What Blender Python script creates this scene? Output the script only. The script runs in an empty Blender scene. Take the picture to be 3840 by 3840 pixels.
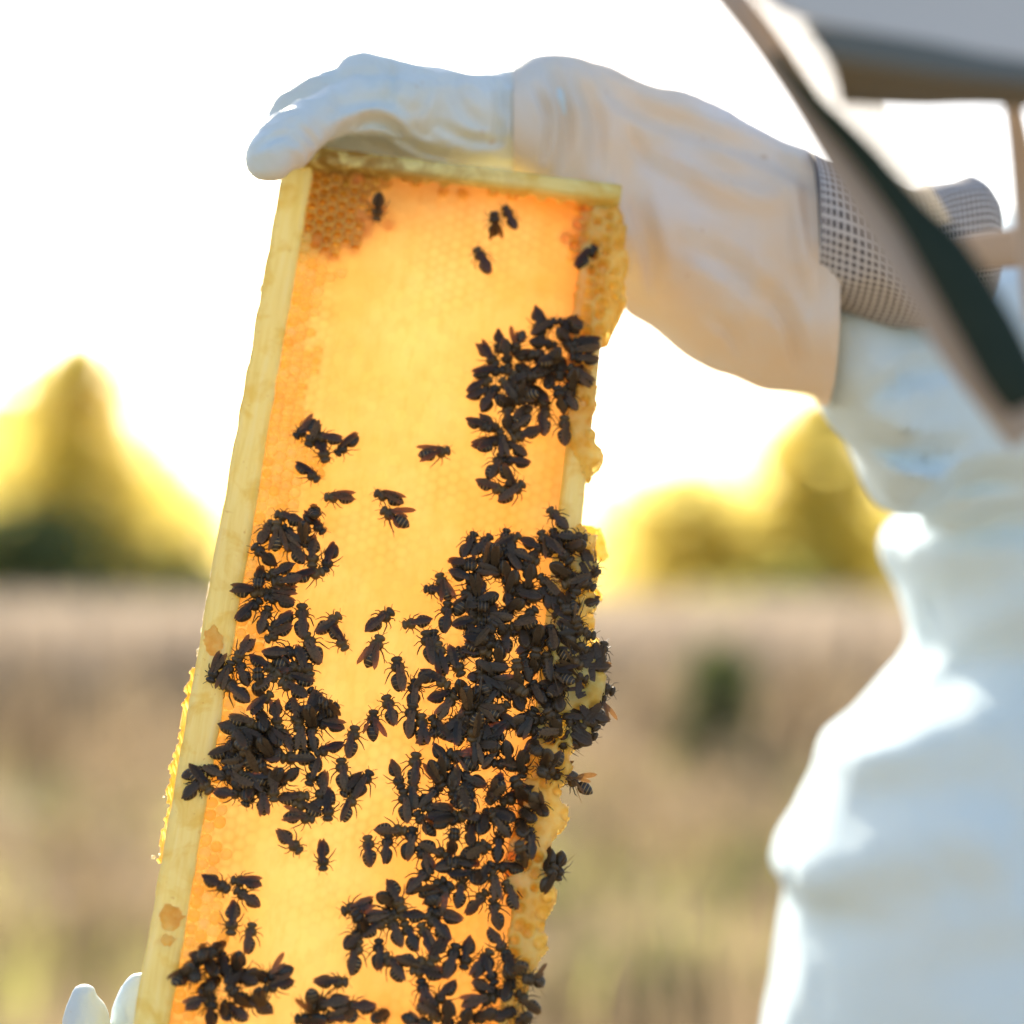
import bpy, math, random
import numpy as np
from mathutils import Matrix, Vector

# ------------------------------------------------------------------ camera, world, sun, exposure
random.seed(7); rng = np.random.RandomState(11)
scene = bpy.context.scene
col = scene.collection
R = math.radians
FPX = 7467.0                      # focal length in photo pixels (70 mm on a 36 mm sensor, 3840 px)
PITCH = R(1.8)
CAM = Vector((0, 0, 1.6))
cam_d = bpy.data.cameras.new('camera'); cam = bpy.data.objects.new('camera', cam_d); col.objects.link(cam)
cam.location = CAM; cam.rotation_euler = (R(90) + PITCH, 0, 0)
cam_d.lens = 70.0; cam_d.sensor_width = 36.0; cam_d.clip_start = 0.05; cam_d.clip_end = 6000
cam_d.dof.use_dof = True; cam_d.dof.focus_distance = 0.838; cam_d.dof.aperture_fstop = 2.8
cam_d.dof.aperture_blades = 0
scene.camera = cam
SUN_EL, SUN_AZ = R(27), R(-14)    # azimuth measured from +Y towards +X
world = bpy.data.worlds.new('World'); scene.world = world; world.use_nodes = True
nt = world.node_tree
bg = nt.nodes['Background']; sky = nt.nodes.new('ShaderNodeTexSky')
sky.sky_type = 'NISHITA'; sky.sun_disc = False; sky.sun_elevation = SUN_EL; sky.sun_rotation = SUN_AZ
sky.air_density = 1.0; sky.dust_density = 2.0; sky.ozone_density = 1.0
nt.links.new(sky.outputs[0], bg.inputs[0]); bg.inputs[1].default_value = 0.15
sun_d = bpy.data.lights.new('sun', 'SUN'); sun = bpy.data.objects.new('sun', sun_d); col.objects.link(sun)
sun_d.energy = 5.0; sun_d.angle = R(0.53); sun_d.color = (1.0, 0.9, 0.74)
sdir = Vector((math.sin(SUN_AZ) * math.cos(SUN_EL), math.cos(SUN_AZ) * math.cos(SUN_EL), math.sin(SUN_EL)))
sun.rotation_euler = sdir.to_track_quat('Z', 'Y').to_euler(); sun.location = (-2, 6, 5)
scene.view_settings.view_transform = 'Standard'; scene.view_settings.look = 'None'
scene.view_settings.exposure = 1.25; scene.view_settings.gamma = 1.0
scene.view_settings.use_curve_mapping = False
scene.render.engine = 'CYCLES'
scene.cycles.max_bounces = 12; scene.cycles.diffuse_bounces = 6; scene.cycles.transmission_bounces = 8
scene.cycles.transparent_max_bounces = 24
scene.cycles.use_denoising = True

# ------------------------------------------------------------------ helpers
cp, sp = math.cos(PITCH), math.sin(PITCH)
CX = Vector((1, 0, 0)); CU = Vector((0, -sp, cp)); CF = Vector((0, cp, sp))
def c2w(x, y, z): return CX * x + CU * y + CF * z
def at(px, py, d):
    """world point seen in direction (px,py) of the photograph at forward depth d metres"""
    return CAM + c2w((px - 1920) / FPX * d, (1920 - py) / FPX * d, d)

def vn(p, seed=0):
    """vectorised 3-D value noise, -1..1"""
    p = np.asarray(p, float); i = np.floor(p).astype(np.int64); f = p - i; f = f * f * (3 - 2 * f)
    def h(ix, iy, iz):
        n = (ix * 374761393 + iy * 668265263 + iz * 2147483647 + seed * 1274126177) & 0xffffffff
        n = ((n ^ (n >> 13)) * 1274126177) & 0xffffffff
        n = n ^ (n >> 16)
        return (n & 0xffff) / 32767.5 - 1
    x, y, z = i[..., 0], i[..., 1], i[..., 2]; fx, fy, fz = f[..., 0], f[..., 1], f[..., 2]
    def l(a, b, t): return a + (b - a) * t
    return l(l(l(h(x, y, z), h(x+1, y, z), fx), l(h(x, y+1, z), h(x+1, y+1, z), fx), fy),
             l(l(h(x, y, z+1), h(x+1, y, z+1), fx), l(h(x, y+1, z+1), h(x+1, y+1, z+1), fx), fy), fz)
def fbm(p, o=3, seed=0):
    p = np.asarray(p, float); s = 0; a = 1; t = 0
    for k in range(o): s = s + a * vn(p * 2 ** k, seed + k); t += a; a *= .5
    return s / t

def link(name, me, parent=None, mats=()):
    o = bpy.data.objects.new(name, me); col.objects.link(o)
    for m in mats:
        me.materials.append(m)
    if parent: o.parent = parent
    return o
def mesh(name, V, F, smooth=True, mi=None):
    me = bpy.data.meshes.new(name)
    me.from_pydata([tuple(v) for v in V], [], [tuple(f) for f in F])
    if smooth: me.polygons.foreach_set('use_smooth', [True] * len(me.polygons))
    if mi is not None: me.polygons.foreach_set('material_index', mi)
    me.update(); return me
def quads(me_name, V, Q, smooth=False):
    """fast mesh from numpy arrays of quads"""
    me = bpy.data.meshes.new(me_name); n = len(Q); k = Q.shape[1]
    me.vertices.add(len(V)); me.vertices.foreach_set('co', np.asarray(V, np.float32).ravel())
    me.loops.add(n * k); me.loops.foreach_set('vertex_index', Q.astype(np.int32).ravel())
    me.polygons.add(n); me.polygons.foreach_set('loop_start', np.arange(0, n * k, k, dtype=np.int32))
    me.polygons.foreach_set('loop_total', np.full(n, k, np.int32))
    me.polygons.foreach_set('use_smooth', np.full(n, smooth))
    me.update(calc_edges=True); me.validate(); return me
def tag(o, label=None, cat=None, group=None, kind=None):
    if label: o['label'] = label
    if cat: o['category'] = cat
    if group: o['group'] = group
    if kind: o['kind'] = kind
    return o
def empty(name, loc=(0, 0, 0), mat=None):
    o = bpy.data.objects.new(name, None); o.empty_display_size = .02; col.objects.link(o)
    if mat is not None: o.matrix_world = mat
    else: o.location = loc
    return o
def set_attr(me, name, arr):
    a = me.attributes.new(name, 'FLOAT_COLOR', 'POINT')
    c = np.ones((len(me.vertices), 4), np.float32); c[:, :3] = arr
    a.data.foreach_set('color', c.ravel())

# material builder -------------------------------------------------
class NM:
    def __init__(s, name):
        s.m = bpy.data.materials.new(name); s.m.use_nodes = True; s.t = s.m.node_tree
        s.t.nodes.clear(); s.out = s.t.nodes.new('ShaderNodeOutputMaterial')
    def n(s, typ, **kw):
        nd = s.t.nodes.new(typ)
        for k, v in kw.items():
            if hasattr(nd, k): setattr(nd, k, v)
            else: nd.inputs[k.replace('_', ' ')].default_value = v
        return nd
    def l(s, a, b): s.t.links.new(a, b)
    def coord(s, kind='Object', scale=(1, 1, 1)):
        tc = s.n('ShaderNodeTexCoord'); mp = s.n('ShaderNodeMapping'); mp.inputs['Scale'].default_value = scale
        s.l(tc.outputs[kind], mp.inputs[0]); return mp.outputs[0]
    def noise(s, vec, scale, detail=3, rough=.5, dist=0):
        nd = s.n('ShaderNodeTexNoise'); s.l(vec, nd.inputs['Vector'])
        nd.inputs['Scale'].default_value = scale; nd.inputs['Detail'].default_value = detail
        nd.inputs['Roughness'].default_value = rough; nd.inputs['Distortion'].default_value = dist
        return nd.outputs['Fac']
    def ramp(s, fac, stops):
        nd = s.n('ShaderNodeValToRGB'); s.l(fac, nd.inputs[0]); e = nd.color_ramp.elements
        while len(e) < len(stops): e.new(.5)
        for k, (p, c) in enumerate(stops):
            e[k].position = p; e[k].color = (c[0], c[1], c[2], 1) if not isinstance(c, float) else (c, c, c, 1)
        return nd.outputs[0]
    def mix(s, a, b, fac, mode='MIX'):
        nd = s.n('ShaderNodeMix', data_type='RGBA', blend_type=mode)
        for sock, v in ((nd.inputs[0], fac), (nd.inputs[6], a), (nd.inputs[7], b)):
            if isinstance(v, (int, float)): sock.default_value = v
            elif isinstance(v, tuple): sock.default_value = (*v, 1)
            else: s.l(v, sock)
        return nd.outputs[2]
    def bump(s, h, strength=.3, dist=.001):
        nd = s.n('ShaderNodeBump'); nd.inputs['Strength'].default_value = strength
        nd.inputs['Distance'].default_value = dist; s.l(h, nd.inputs['Height']); return nd.outputs[0]
    def bsdf(s, color, rough=.6, normal=None, spec=.4, **kw):
        b = s.n('ShaderNodeBsdfPrincipled'); b.inputs['Roughness'].default_value = rough
        b.inputs['Specular IOR Level'].default_value = spec
        if isinstance(color, tuple): b.inputs['Base Color'].default_value = (*color, 1)
        else: s.l(color, b.inputs['Base Color'])
        if normal is not None: s.l(normal, b.inputs['Normal'])
        for k, v in kw.items(): b.inputs[k].default_value = v
        return b.outputs[0]
    def translucent(s, color, normal=None):
        b = s.n('ShaderNodeBsdfTranslucent')
        if isinstance(color, tuple): b.inputs[0].default_value = (*color, 1)
        else: s.l(color, b.inputs[0])
        if normal is not None: s.l(normal, b.inputs[1])
        return b.outputs[0]
    def shmix(s, a, b, fac):
        nd = s.n('ShaderNodeMixShader')
        if isinstance(fac, (int, float)): nd.inputs[0].default_value = fac
        else: s.l(fac, nd.inputs[0])
        s.l(a, nd.inputs[1]); s.l(b, nd.inputs[2]); return nd.outputs[0]
    def done(s, sh):
        s.l(sh, s.out.inputs[0]); return s.m

def make_mats():
    M = {}
    # wood: pale wax-smeared pine, grain along local Y (frame) or X
    for nm, sc in (('wood_v', (90, 6, 90)), ('wood_h', (6, 90, 90))):
        k = NM(nm); c = k.coord('Object', sc); c2 = k.coord('Object', (1, 1, 1))
        g = k.noise(c, 4, 5, .6, .3); st = k.noise(c2, 70, 4, .6, .5); st2 = k.noise(c2, 260, 3, .6)
        base = k.ramp(g, [(.25, (.78, .64, .20)), (.5, (.92, .82, .32)), (.8, (.95, .90, .46))])
        mask = k.ramp(st, [(.5, 0.0), (.66, 1.0)])
        b2 = k.mix(base, (.74, .50, .09), k.mix((0., 0., 0.), mask, .7))
        spots = k.ramp(st2, [(.66, 0.0), (.74, 1.0)])
        b3 = k.mix(b2, (.42, .17, .02), k.mix((0., 0., 0.), spots, .55))
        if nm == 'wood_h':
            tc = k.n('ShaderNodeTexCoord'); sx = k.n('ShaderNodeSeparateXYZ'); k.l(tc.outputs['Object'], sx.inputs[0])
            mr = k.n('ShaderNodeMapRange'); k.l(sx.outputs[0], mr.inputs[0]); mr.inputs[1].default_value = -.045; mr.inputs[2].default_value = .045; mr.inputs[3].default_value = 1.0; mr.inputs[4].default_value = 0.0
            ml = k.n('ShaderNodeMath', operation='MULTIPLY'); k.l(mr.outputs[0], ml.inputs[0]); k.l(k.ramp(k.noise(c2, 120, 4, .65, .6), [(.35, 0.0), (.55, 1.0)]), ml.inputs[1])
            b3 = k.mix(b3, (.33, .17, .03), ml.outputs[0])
        nrm = k.bump(k.mix(g, st, .5), .5, .0012)
        M[nm] = k.done(k.shmix(k.bsdf(b3, .55, nrm, .35), k.translucent((1., .84, .26)), .28))
    # wax / honey comb, colour carried by the vertex attribute 'tone'
    k = NM('comb_wax'); a = k.n('ShaderNodeAttribute', attribute_name='tone'); c = k.coord('Object', (1, .35, 1))
    n1 = k.noise(c, 240, 3, .6); n2 = k.noise(k.coord('Object', (1, 1, 1)), 30, 3, .55)
    cc = k.mix(a.outputs['Color'], (1., .78, .40), k.ramp(n2, [(.42, 0.0), (.75, .4)]))
    cc = k.mix(cc, (.95, .40, .07), k.ramp(n1, [(.5, 0.0), (.8, .3)]))
    nrm = k.bump(n1, .25, .0006)
    M['comb'] = k.done(k.shmix(k.bsdf(cc, .42, nrm, .5), k.translucent(cc, nrm), .82))
    k = NM('comb_back'); M['comb_back'] = k.done(k.shmix(k.bsdf((.95, .72, .3), .6), k.translucent((.47, .385, .24)), .85))
    k = NM('cap_wax'); a = k.n('ShaderNodeObjectInfo')
    cc = k.mix((1.0, .84, .34), (1.0, .96, .58), a.outputs['Random'])
    M['cap'] = k.done(k.shmix(k.bsdf(cc, .14, None, 1.0), k.translucent(cc), .9))
    k = NM('pale_wax'); M['pale_wax'] = k.done(k.shmix(k.bsdf((1., .90, .62), .3, None, .6), k.translucent((.9, .84, .66)), .5))
    k = NM('burr_wax'); c = k.coord('Object'); n1 = k.noise(c, 120, 4, .6); n2 = k.noise(c, 420, 3, .6)
    cc = k.ramp(n1, [(.3, (.92, .56, .07)), (.5, (1.0, .74, .20)), (.72, (1.0, .86, .36))])
    nrm = k.bump(n2, .35, .0008)
    M['burr'] = k.done(k.shmix(k.bsdf(cc, .35, nrm, .5), k.translucent(cc), .62))
    # bee
    k = NM('bee_body'); tc = k.n('ShaderNodeTexCoord'); sx = k.n('ShaderNodeSeparateXYZ'); k.l(tc.outputs['Object'], sx.inputs[0])
    ra = k.n('ShaderNodeObjectInfo')
    w = k.n('ShaderNodeMath', operation='SINE'); mu = k.n('ShaderNodeMath', operation='MULTIPLY'); mu.inputs[1].default_value = 4300
    k.l(sx.outputs[0], mu.inputs[0]); k.l(mu.outputs[0], w.inputs[0])
    st = k.ramp(w.outputs[0], [(.55, 0.0), (.95, 1.0)])
    gt = k.n('ShaderNodeMath', operation='LESS_THAN'); gt.inputs[1].default_value = .0002; k.l(sx.outputs[0], gt.inputs[0])
    mm = k.n('ShaderNodeMath', operation='MULTIPLY'); k.l(st, mm.inputs[0]); k.l(gt.outputs[0], mm.inputs[1])
    m2 = k.n('ShaderNodeMath', operation='MULTIPLY'); k.l(mm.outputs[0], m2.inputs[0]); k.l(ra.outputs['Random'], m2.inputs[1])
    nz = k.noise(tc.outputs['Object'], 2200, 2, .6)
    gt2 = k.n('ShaderNodeMath', operation='GREATER_THAN'); gt2.inputs[1].default_value = .0008; k.l(sx.outputs[0], gt2.inputs[0])
    th = k.n('ShaderNodeMath', operation='MULTIPLY'); k.l(gt2.outputs[0], th.inputs[0]); k.l(ra.outputs['Random'], th.inputs[1])
    base = k.mix((.014, .010, .006), (.07, .042, .016), k.ramp(nz, [(.45, 0.0), (.75, 1.0)]))
    base = k.mix(base, (.13, .075, .022), th.outputs[0])
    cc = k.mix(base, (.36, .22, .075), m2.outputs[0])
    M['bee'] = k.done(k.bsdf(cc, .42, k.bump(nz, .6, .0003), .45))
    k = NM('bee_wing'); tc = k.n('ShaderNodeTexCoord')
    vo = k.n('ShaderNodeTexVoronoi', feature='DISTANCE_TO_EDGE'); vo.inputs['Scale'].default_value = 900
    mp = k.n('ShaderNodeMapping'); mp.inputs['Scale'].default_value = (.55, 1, 1); k.l(tc.outputs['Object'], mp.inputs[0]); k.l(mp.outputs[0], vo.inputs['Vector'])
    ri = k.n('ShaderNodeObjectInfo'); memb = k.mix((.032, .036, .031), (.22, .14, .06), ri.outputs['Random'])
    vein = k.mix((.01, .007, .004), memb, k.ramp(vo.outputs['Distance'], [(.0, 0.0), (.07, 1.0)]))
    w = k.bsdf(vein, .3, None, .5); tr = k.n('ShaderNodeBsdfTransparent'); tr.inputs[0].default_value = (.85, .6, .35, 1)
    tl = k.translucent((.62, .42, .17))
    M['wing'] = k.done(k.shmix(k.shmix(w, tl, .36), tr.outputs[0], .34))
    # glove leather and suit cotton
    def cloth(name, c1, c2, stain, sc, tl, amt=.5, rough=.75, weave=1800):
        k = NM(name); c = k.coord('Object'); n1 = k.noise(c, sc, 4, .6, .4); n2 = k.noise(c, sc * .35, 3, .5)
        base = k.mix(c1, c2, k.ramp(n1, [(.35, 0.0), (.65, 1.0)]))
        base = k.mix(base, stain, k.ramp(n2, [(.46, 0.0), (.66, amt)]))
        fl = k.ramp(k.noise(c, sc * 5, 2, .6), [(.70, 0.0), (.76, .45)])
        if sc > 8: base = k.mix(base, (.45, .25, .08), fl)
        nrm = k.bump(k.mix(k.noise(c, weave, 2, .6), n1, .5), .35, .0009)
        return k.done(k.shmix(k.bsdf(base, rough, nrm, .10), k.translucent(tl, nrm), .14))
    M['leather'] = cloth('white_leather', (.68, .79, .82), (.60, .70, .72), (.74, .60, .44), 28, (.85, .75, .6), .35, .5)
    M['gaunt'] = cloth('soiled_leather', (.74, .74, .72), (.76, .66, .53), (.84, .60, .33), 16, (.95, .74, .42), .75, .6)
    M['cotton'] = cloth('white_cotton', (.64, .79, .87), (.60, .74, .81), (.72, .72, .70), 6, (.8, .78, .72), .25, .85)
    M['taupe'] = cloth('cream_binding', (.50, .44, .38), (.44, .38, .33), (.42, .34, .26), 9, (.5, .4, .3), .4, .8)
    k = NM('hat_cloth'); c = k.coord('Object'); n1 = k.noise(c, 9, 3, .5)
    M['hat'] = k.done(k.bsdf(k.mix((.66, .54, .42), (.56, .47, .38), n1), .8, None, .2))
    k = NM('shaded_hat_cloth'); c = k.coord('Object'); n1 = k.noise(c, 9, 3, .5)  # hat cloth darkened: the brim underside's shade is put into the colour
    M['shaded_hat'] = k.done(k.bsdf(k.mix((.17, .16, .13), (.12, .12, .10), n1), .8, None, .2))
    k = NM('black_webbing'); c = k.coord('Object'); n1 = k.noise(c, 200, 3, .5)
    M['black'] = k.done(k.bsdf(k.mix((.010, .022, .014), (.022, .035, .025), n1), .7, k.bump(n1, .3), .2))
    # ventilated mesh: open woven grid
    def netting(name, scale, thread, hole, colr):
        k = NM(name); tc = k.n('ShaderNodeTexCoord'); mp = k.n('ShaderNodeMapping'); mp.inputs['Scale'].default_value = (scale, scale, scale)
        k.l(tc.outputs['UV'], mp.inputs[0]); sx = k.n('ShaderNodeSeparateXYZ'); k.l(mp.outputs[0], sx.inputs[0])
        outs = []
        for ax in (0, 1):
            fr = k.n('ShaderNodeMath', operation='FRACT'); k.l(sx.outputs[ax], fr.inputs[0])
            g = k.n('ShaderNodeMath', operation='LESS_THAN'); g.inputs[1].default_value = thread; k.l(fr.outputs[0], g.inputs[0]); outs.append(g.outputs[0])
        mx = k.n('ShaderNodeMath', operation='MAXIMUM'); k.l(outs[0], mx.inputs[0]); k.l(outs[1], mx.inputs[1])
        return k, mx.outputs[0]
    k, g = netting('vent_mesh', 1, .36, .5, None)
    cc = k.mix((.13, .12, .12), (.52, .50, .48), g)
    M['vent'] = k.done(k.bsdf(cc, .8, k.bump(g, .5, .0006), .2))
    k, g = netting('veil_net', 1, .45, .5, None)
    tr = k.n('ShaderNodeBsdfTransparent')
    M['veil'] = k.done(k.shmix(tr.outputs[0], k.shmix(k.bsdf((.45, .41, .33), .7), k.translucent((.5, .46, .36)), .3), g))
    k, g = netting('veil_net_fine', 1, .10, .5, None); tr = k.n('ShaderNodeBsdfTransparent')
    M['veil_thin'] = k.done(k.shmix(tr.outputs[0], k.bsdf((.34, .31, .25), .7), g))
    # land
    k = NM('field_soil'); c = k.coord('Object'); n1 = k.noise(c, .35, 5, .6); n2 = k.noise(c, 3.0, 4, .6)
    cc = k.mix(k.ramp(n1, [(.3, (.09, .075, .04)), (.5, (.19, .145, .09)), (.7, (.30, .23, .15))]), (.26, .19, .12), n2)
    M['soil'] = k.done(k.bsdf(cc, .95, k.bump(n2, .5, .05), .1))
    def leaf(name, c1, c2, tl, f=.5):
        k = NM(name); a = k.n('ShaderNodeAttribute', attribute_name='tone')
        cc = k.mix(c1, c2, a.outputs['Fac'])
        return k.done(k.shmix(k.bsdf(cc, .6, None, .3), k.translucent(tl), f))
    M['leaf_y'] = leaf('golden_leaf', (.22, .19, .03), (.36, .31, .06), (.95, .82, .26), .78)
    M['leaf_g'] = leaf('green_leaf', (.13, .15, .05), (.20, .21, .06), (.52, .52, .15), .66)
    M['leaf_d'] = leaf('dark_leaf', (.025, .045, .02), (.05, .08, .03), (.07, .10, .02), .25)
    M['straw'] = leaf('dry_straw', (.22, .165, .105), (.44, .34, .225), (.50, .37, .21), .35)
    M['leaf_m'] = leaf('mid_green_leaf', (.06, .085, .03), (.11, .13, .05), (.20, .23, .07), .4)  # mid-dark green, between the green and dark leaf tones
    M['brush'] = leaf('brown_brush_leaf', (.13, .10, .06), (.21, .16, .10), (.22, .15, .08), .3)
    M['straw_p'] = leaf('pale_straw', (.40, .33, .25), (.54, .45, .35), (.52, .42, .31), .35)
    k = NM('bark'); M['bark'] = k.done(k.bsdf((.10, .07, .045), .9))
    k = NM('skin'); M['skin'] = k.done(k.bsdf((.55, .33, .24), .5))
    return M
M = make_mats()

# ------------------------------------------------------------------ the frame's own axes, from the photograph's perspective
v_c = Vector((2749, 22163, 7467)).normalized()
m_c = Vector((-770, 1290, 7467)).cross(Vector((390, 1145, 7467)))
u_c = m_c.cross(v_c).normalized()
U = c2w(*u_c); V = c2w(*v_c); N = U.cross(V).normalized()
if N.dot(CAM - at(1460, 2300, .85)) < 0: N = -N
O = at(1460, 2300, .85)
FM = Matrix(((U.x, V.x, N.x, O.x), (U.y, V.y, N.y, O.y), (U.z, V.z, N.z, O.z), (0, 0, 0, 1)))
def uv(px, py, n=0.0):
    """photo direction -> (u, v) metres on the frame's plane at height n"""
    d = at(px, py, 1.0) - CAM; P0 = O + N * n
    t = (P0 - CAM).dot(N) / d.dot(N); p = CAM + d * t - P0
    return p.dot(U), p.dot(V)
VT = uv(1700, 690)[1]                        # height of the end bar's underside
VB = uv(1240, 3840)[1] - .045                # runs on below the picture
uL0 = uv(1030, 758)[0]; uL1 = uv(496, 3840)[0]; UL = (uL0 + uL1) / 2
UR = (uv(2318, 758)[0] + uv(1973, 3840)[0]) / 2
UC0 = uv(900 * 1.0 + 130, 2000)[0]           # comb starts right of the top bar
UC0 = (uv(1135, 800)[0] + uv(975, 1900)[0] + uv(720, 3300)[0]) / 3
UC1 = UR - .0115
print('FRAME', UL, UR, UC0, UC1, VT, VB, uL0, uL1)

# ------------------------------------------------------------------ ground, field, sky side
def ground():
    n = 90; xs = np.sign(np.linspace(-1, 1, n)) * np.abs(np.linspace(-1, 1, n)) ** 3 * 2500
    X, Y = np.meshgrid(xs, xs); P = np.stack([X, Y, np.zeros_like(X)], -1)
    Z = .10 * fbm(np.stack([X / 9, Y / 9, X * 0], -1), 3, 3) * np.clip(np.hypot(X, Y) / 8, 0, 1)
    P[..., 2] = Z; i = np.arange(n * n).reshape(n, n)
    Q = np.stack([i[:-1, :-1], i[:-1, 1:], i[1:, 1:], i[1:, :-1]], -1).reshape(-1, 4)
    o = link('ground', quads('ground', P.reshape(-1, 3), Q, True), None, [M['soil']]); o['kind'] = 'structure'
ground()

def blades(name, pts, hmin, hmax, wid, mat, label, lean=.25, seed=0):
    r = np.random.RandomState(seed); n = len(pts)
    h = r.uniform(hmin, hmax, n); a = r.uniform(0, 2 * np.pi, n); w = wid * r.uniform(.6, 1.3, n)
    d = np.stack([np.cos(a), np.sin(a), 0 * a], 1); s = np.stack([-np.sin(a), np.cos(a), 0 * a], 1)
    le = r.uniform(0, lean, n)[:, None] * h[:, None]
    b = np.asarray(pts, float); up = np.array([0, 0, 1.])
    v = np.stack([b - s * w[:, None], b + s * w[:, None],
                  b + up * h[:, None] * .55 + d * le * .35 + s * w[:, None] * .9, b + up * h[:, None] * .55 + d * le * .35 - s * w[:, None] * .9,
                  b + up * h[:, None] + d * le + s * w[:, None] * .35, b + up * h[:, None] + d * le - s * w[:, None] * .35], 1)
    q = np.array([[0, 1, 2, 3], [3, 2, 4, 5]])[None] + (np.arange(n) * 6)[:, None, None]
    me = quads(name, v.reshape(-1, 3), q.reshape(-1, 4))
    t = np.repeat(r.uniform(0, 1, n), 6); set_attr(me, 'tone', np.stack([t] * 3, 1))
    o = link(name, me, None, [mat]); tag(o, label, 'grass', kind='stuff'); return o
def scatter(n, y0, y1, clump, seed, xs=None):
    r = np.random.RandomState(seed); y = r.uniform(y0, y1, n); x = r.uniform(-.34, .34, n) * y
    if clump:
        k = fbm(np.stack([x / clump, y / clump, x * 0], -1), 2, seed); m = k > r.uniform(-.35, .35, n); x, y = x[m], y[m]
    return np.stack([x, y, np.zeros_like(x)], 1)
blades('dry_grass', scatter(16000, 5, 16, 1.1, 1), .12, .55, .006, M['straw'], 'dry straw-coloured grass standing in the blurred field', .5, 2)
blades('tall_dry_weeds', scatter(15000, 16, 32, 2.2, 4), .3, 1.0, .014, M['straw'], 'taller brownish dry weeds farther out in the field', .4, 5)
blades('green_undergrowth', scatter(4000, 6.5, 15, .8, 9), .1, .38, .01, M['leaf_g'], 'low olive green undergrowth between the dry grass', .6, 6)
blades('pale_grass_band', scatter(15000, 18.5, 27, 0, 12), .75, 1.42, .026, M['straw_p'], 'pale band of tall dry grass in front of the trees', .15, 7)

def foliage(center, rad, n, size, seed, fn):
    """leaf quads through a crown's volume; fn(P)->keep mask"""
    r = np.random.RandomState(seed); P = r.normal(size=(n * 3, 3)); P /= np.linalg.norm(P, axis=1)[:, None]
    P *= (r.uniform(.25, 1, len(P)) ** .45)[:, None]; k = fn(P, r); P = P[k][:n]
    C = np.asarray(center) + P * np.asarray(rad); m = len(C)
    a = r.normal(size=(m, 3)); a /= np.linalg.norm(a, axis=1)[:, None]
    b = np.cross(a, r.normal(size=(m, 3))); b /= np.linalg.norm(b, axis=1)[:, None]
    s = size * r.uniform(.6, 1.4, (m, 1))
    v = np.stack([C - a * s, C + b * s * .6, C + a * s, C - b * s * .6], 1)
    return v.reshape(-1, 3), np.arange(m * 4).reshape(m, 4), np.repeat(np.clip(.5 + .5 * P[:, 2] + r.normal(0, .2, m), 0, 1), 4)
def cone_tree(name, label, px, apex_y, dist, w, mat, seed, n=5200, cat='tree', group=None, shape='cone'):
    g = at(px, 2155, dist); x, y = g.x, g.y; top = at(px, apex_y, dist).z; root = empty(name, (x, y, 0))
    tag(root, label, cat, group)
    r = np.random.RandomState(seed); m = int(n * 1.15); z = r.uniform(0, 1, m) ** 1.1; a = r.uniform(0, 6.283, m)
    lim = ((1 - z) ** .62 * (1.08 - .12 * np.sin(z * 8 + seed)) + .03) if shape == 'cone' else np.sqrt(np.clip(1 - (1.75 * z - .78) ** 2, .01, 1))
    rr = np.minimum(np.abs(r.normal(0, .52, m)) + .06, 1.5) * lim * (1 + .6 * vn(np.stack([np.cos(a) * 1.6, np.sin(a) * 1.6, z * 5], 1), seed))
    P = np.stack([rr * np.cos(a) * w, rr * np.sin(a) * w, .25 + z * (top - .25)], 1)
    k = (fbm(P * 1.7, 2, seed) > -.45) & (r.uniform(0, 1, m) < lim ** .7 + .15); P = P[k]; z = z[k]; m = len(P)
    s = .11 * dist / 28 * r.uniform(.6, 1.5, (m, 1)); d1 = r.normal(size=(m, 3)); d1 /= np.linalg.norm(d1, axis=1)[:, None]
    d2 = np.cross(d1, r.normal(size=(m, 3))); d2 /= np.linalg.norm(d2, axis=1)[:, None]
    v = np.stack([P - d1 * s, P + d2 * s * .6, P + d1 * s, P - d2 * s * .6], 1).reshape(-1, 3); q = np.arange(m * 4).reshape(m, 4)
    t = np.repeat(np.clip(.5 + r.normal(0, .25, m), 0, 1), 4)
    me = quads(name + '_crown', v, q); set_attr(me, 'tone', np.stack([t] * 3, 1)); link('crown', me, root, [mat])
    V_, F_ = [], []
    for i in range(5):
        z = top * .85 * i / 4; rd = .13 * (1 - i / 4.6)
        for j in range(8): V_.append((rd * math.cos(j * .785), rd * math.sin(j * .785), z))
    for i in range(4):
        for j in range(8): F_.append((i*8+j, i*8+(j+1) % 8, i*8+8+(j+1) % 8, i*8+8+j))
    link('trunk', mesh('trunk', V_, F_), root, [M['bark']])
TG = 'blurred golden green trees behind the field'
cone_tree('conifer_tree', 'tall yellow green tree with a pointed top at the far left', 285, 1260, 30, 2.9, M['leaf_y'], 21, 8500, group=TG)
cone_tree('broad_tree', 'low rounded golden tree between the left pointed tree and the frame', 600, 1760, 33, 1.5, M['leaf_y'], 22, 3200, group=TG, shape='round')
cone_tree('broad_tree', 'golden rounded tree at the left picture border', 20, 1480, 34, 1.9, M['leaf_y'], 29, 4200, group=TG, shape='round')
cone_tree('conifer_tree', 'tall golden pointed tree beside the beekeeper', 3060, 1470, 29, 2.1, M['leaf_y'], 23, 8000, group=TG)
cone_tree('broad_tree', 'rounded golden tree between the comb and the tall golden tree', 2560, 1760, 31, 1.8, M['leaf_y'], 24, 4800, group=TG, shape='round')
cone_tree('broad_tree', 'golden tree filling the gap between the two right trees', 2790, 1830, 32, 1.8, M['leaf_y'], 36, 4500, group=TG, shape='round')
cone_tree('broad_tree', 'yellow green tree right behind the beekeeper chest', 3420, 1850, 33, 1.8, M['leaf_y'], 27, 4500, group=TG, shape='round')
cone_tree('dark_shrub', 'dark green shrub below the pointed tree at the far left', 120, 1900, 27.5, 1.7, M['leaf_m'], 25, 3300, 'shrub', shape='round')
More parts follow.
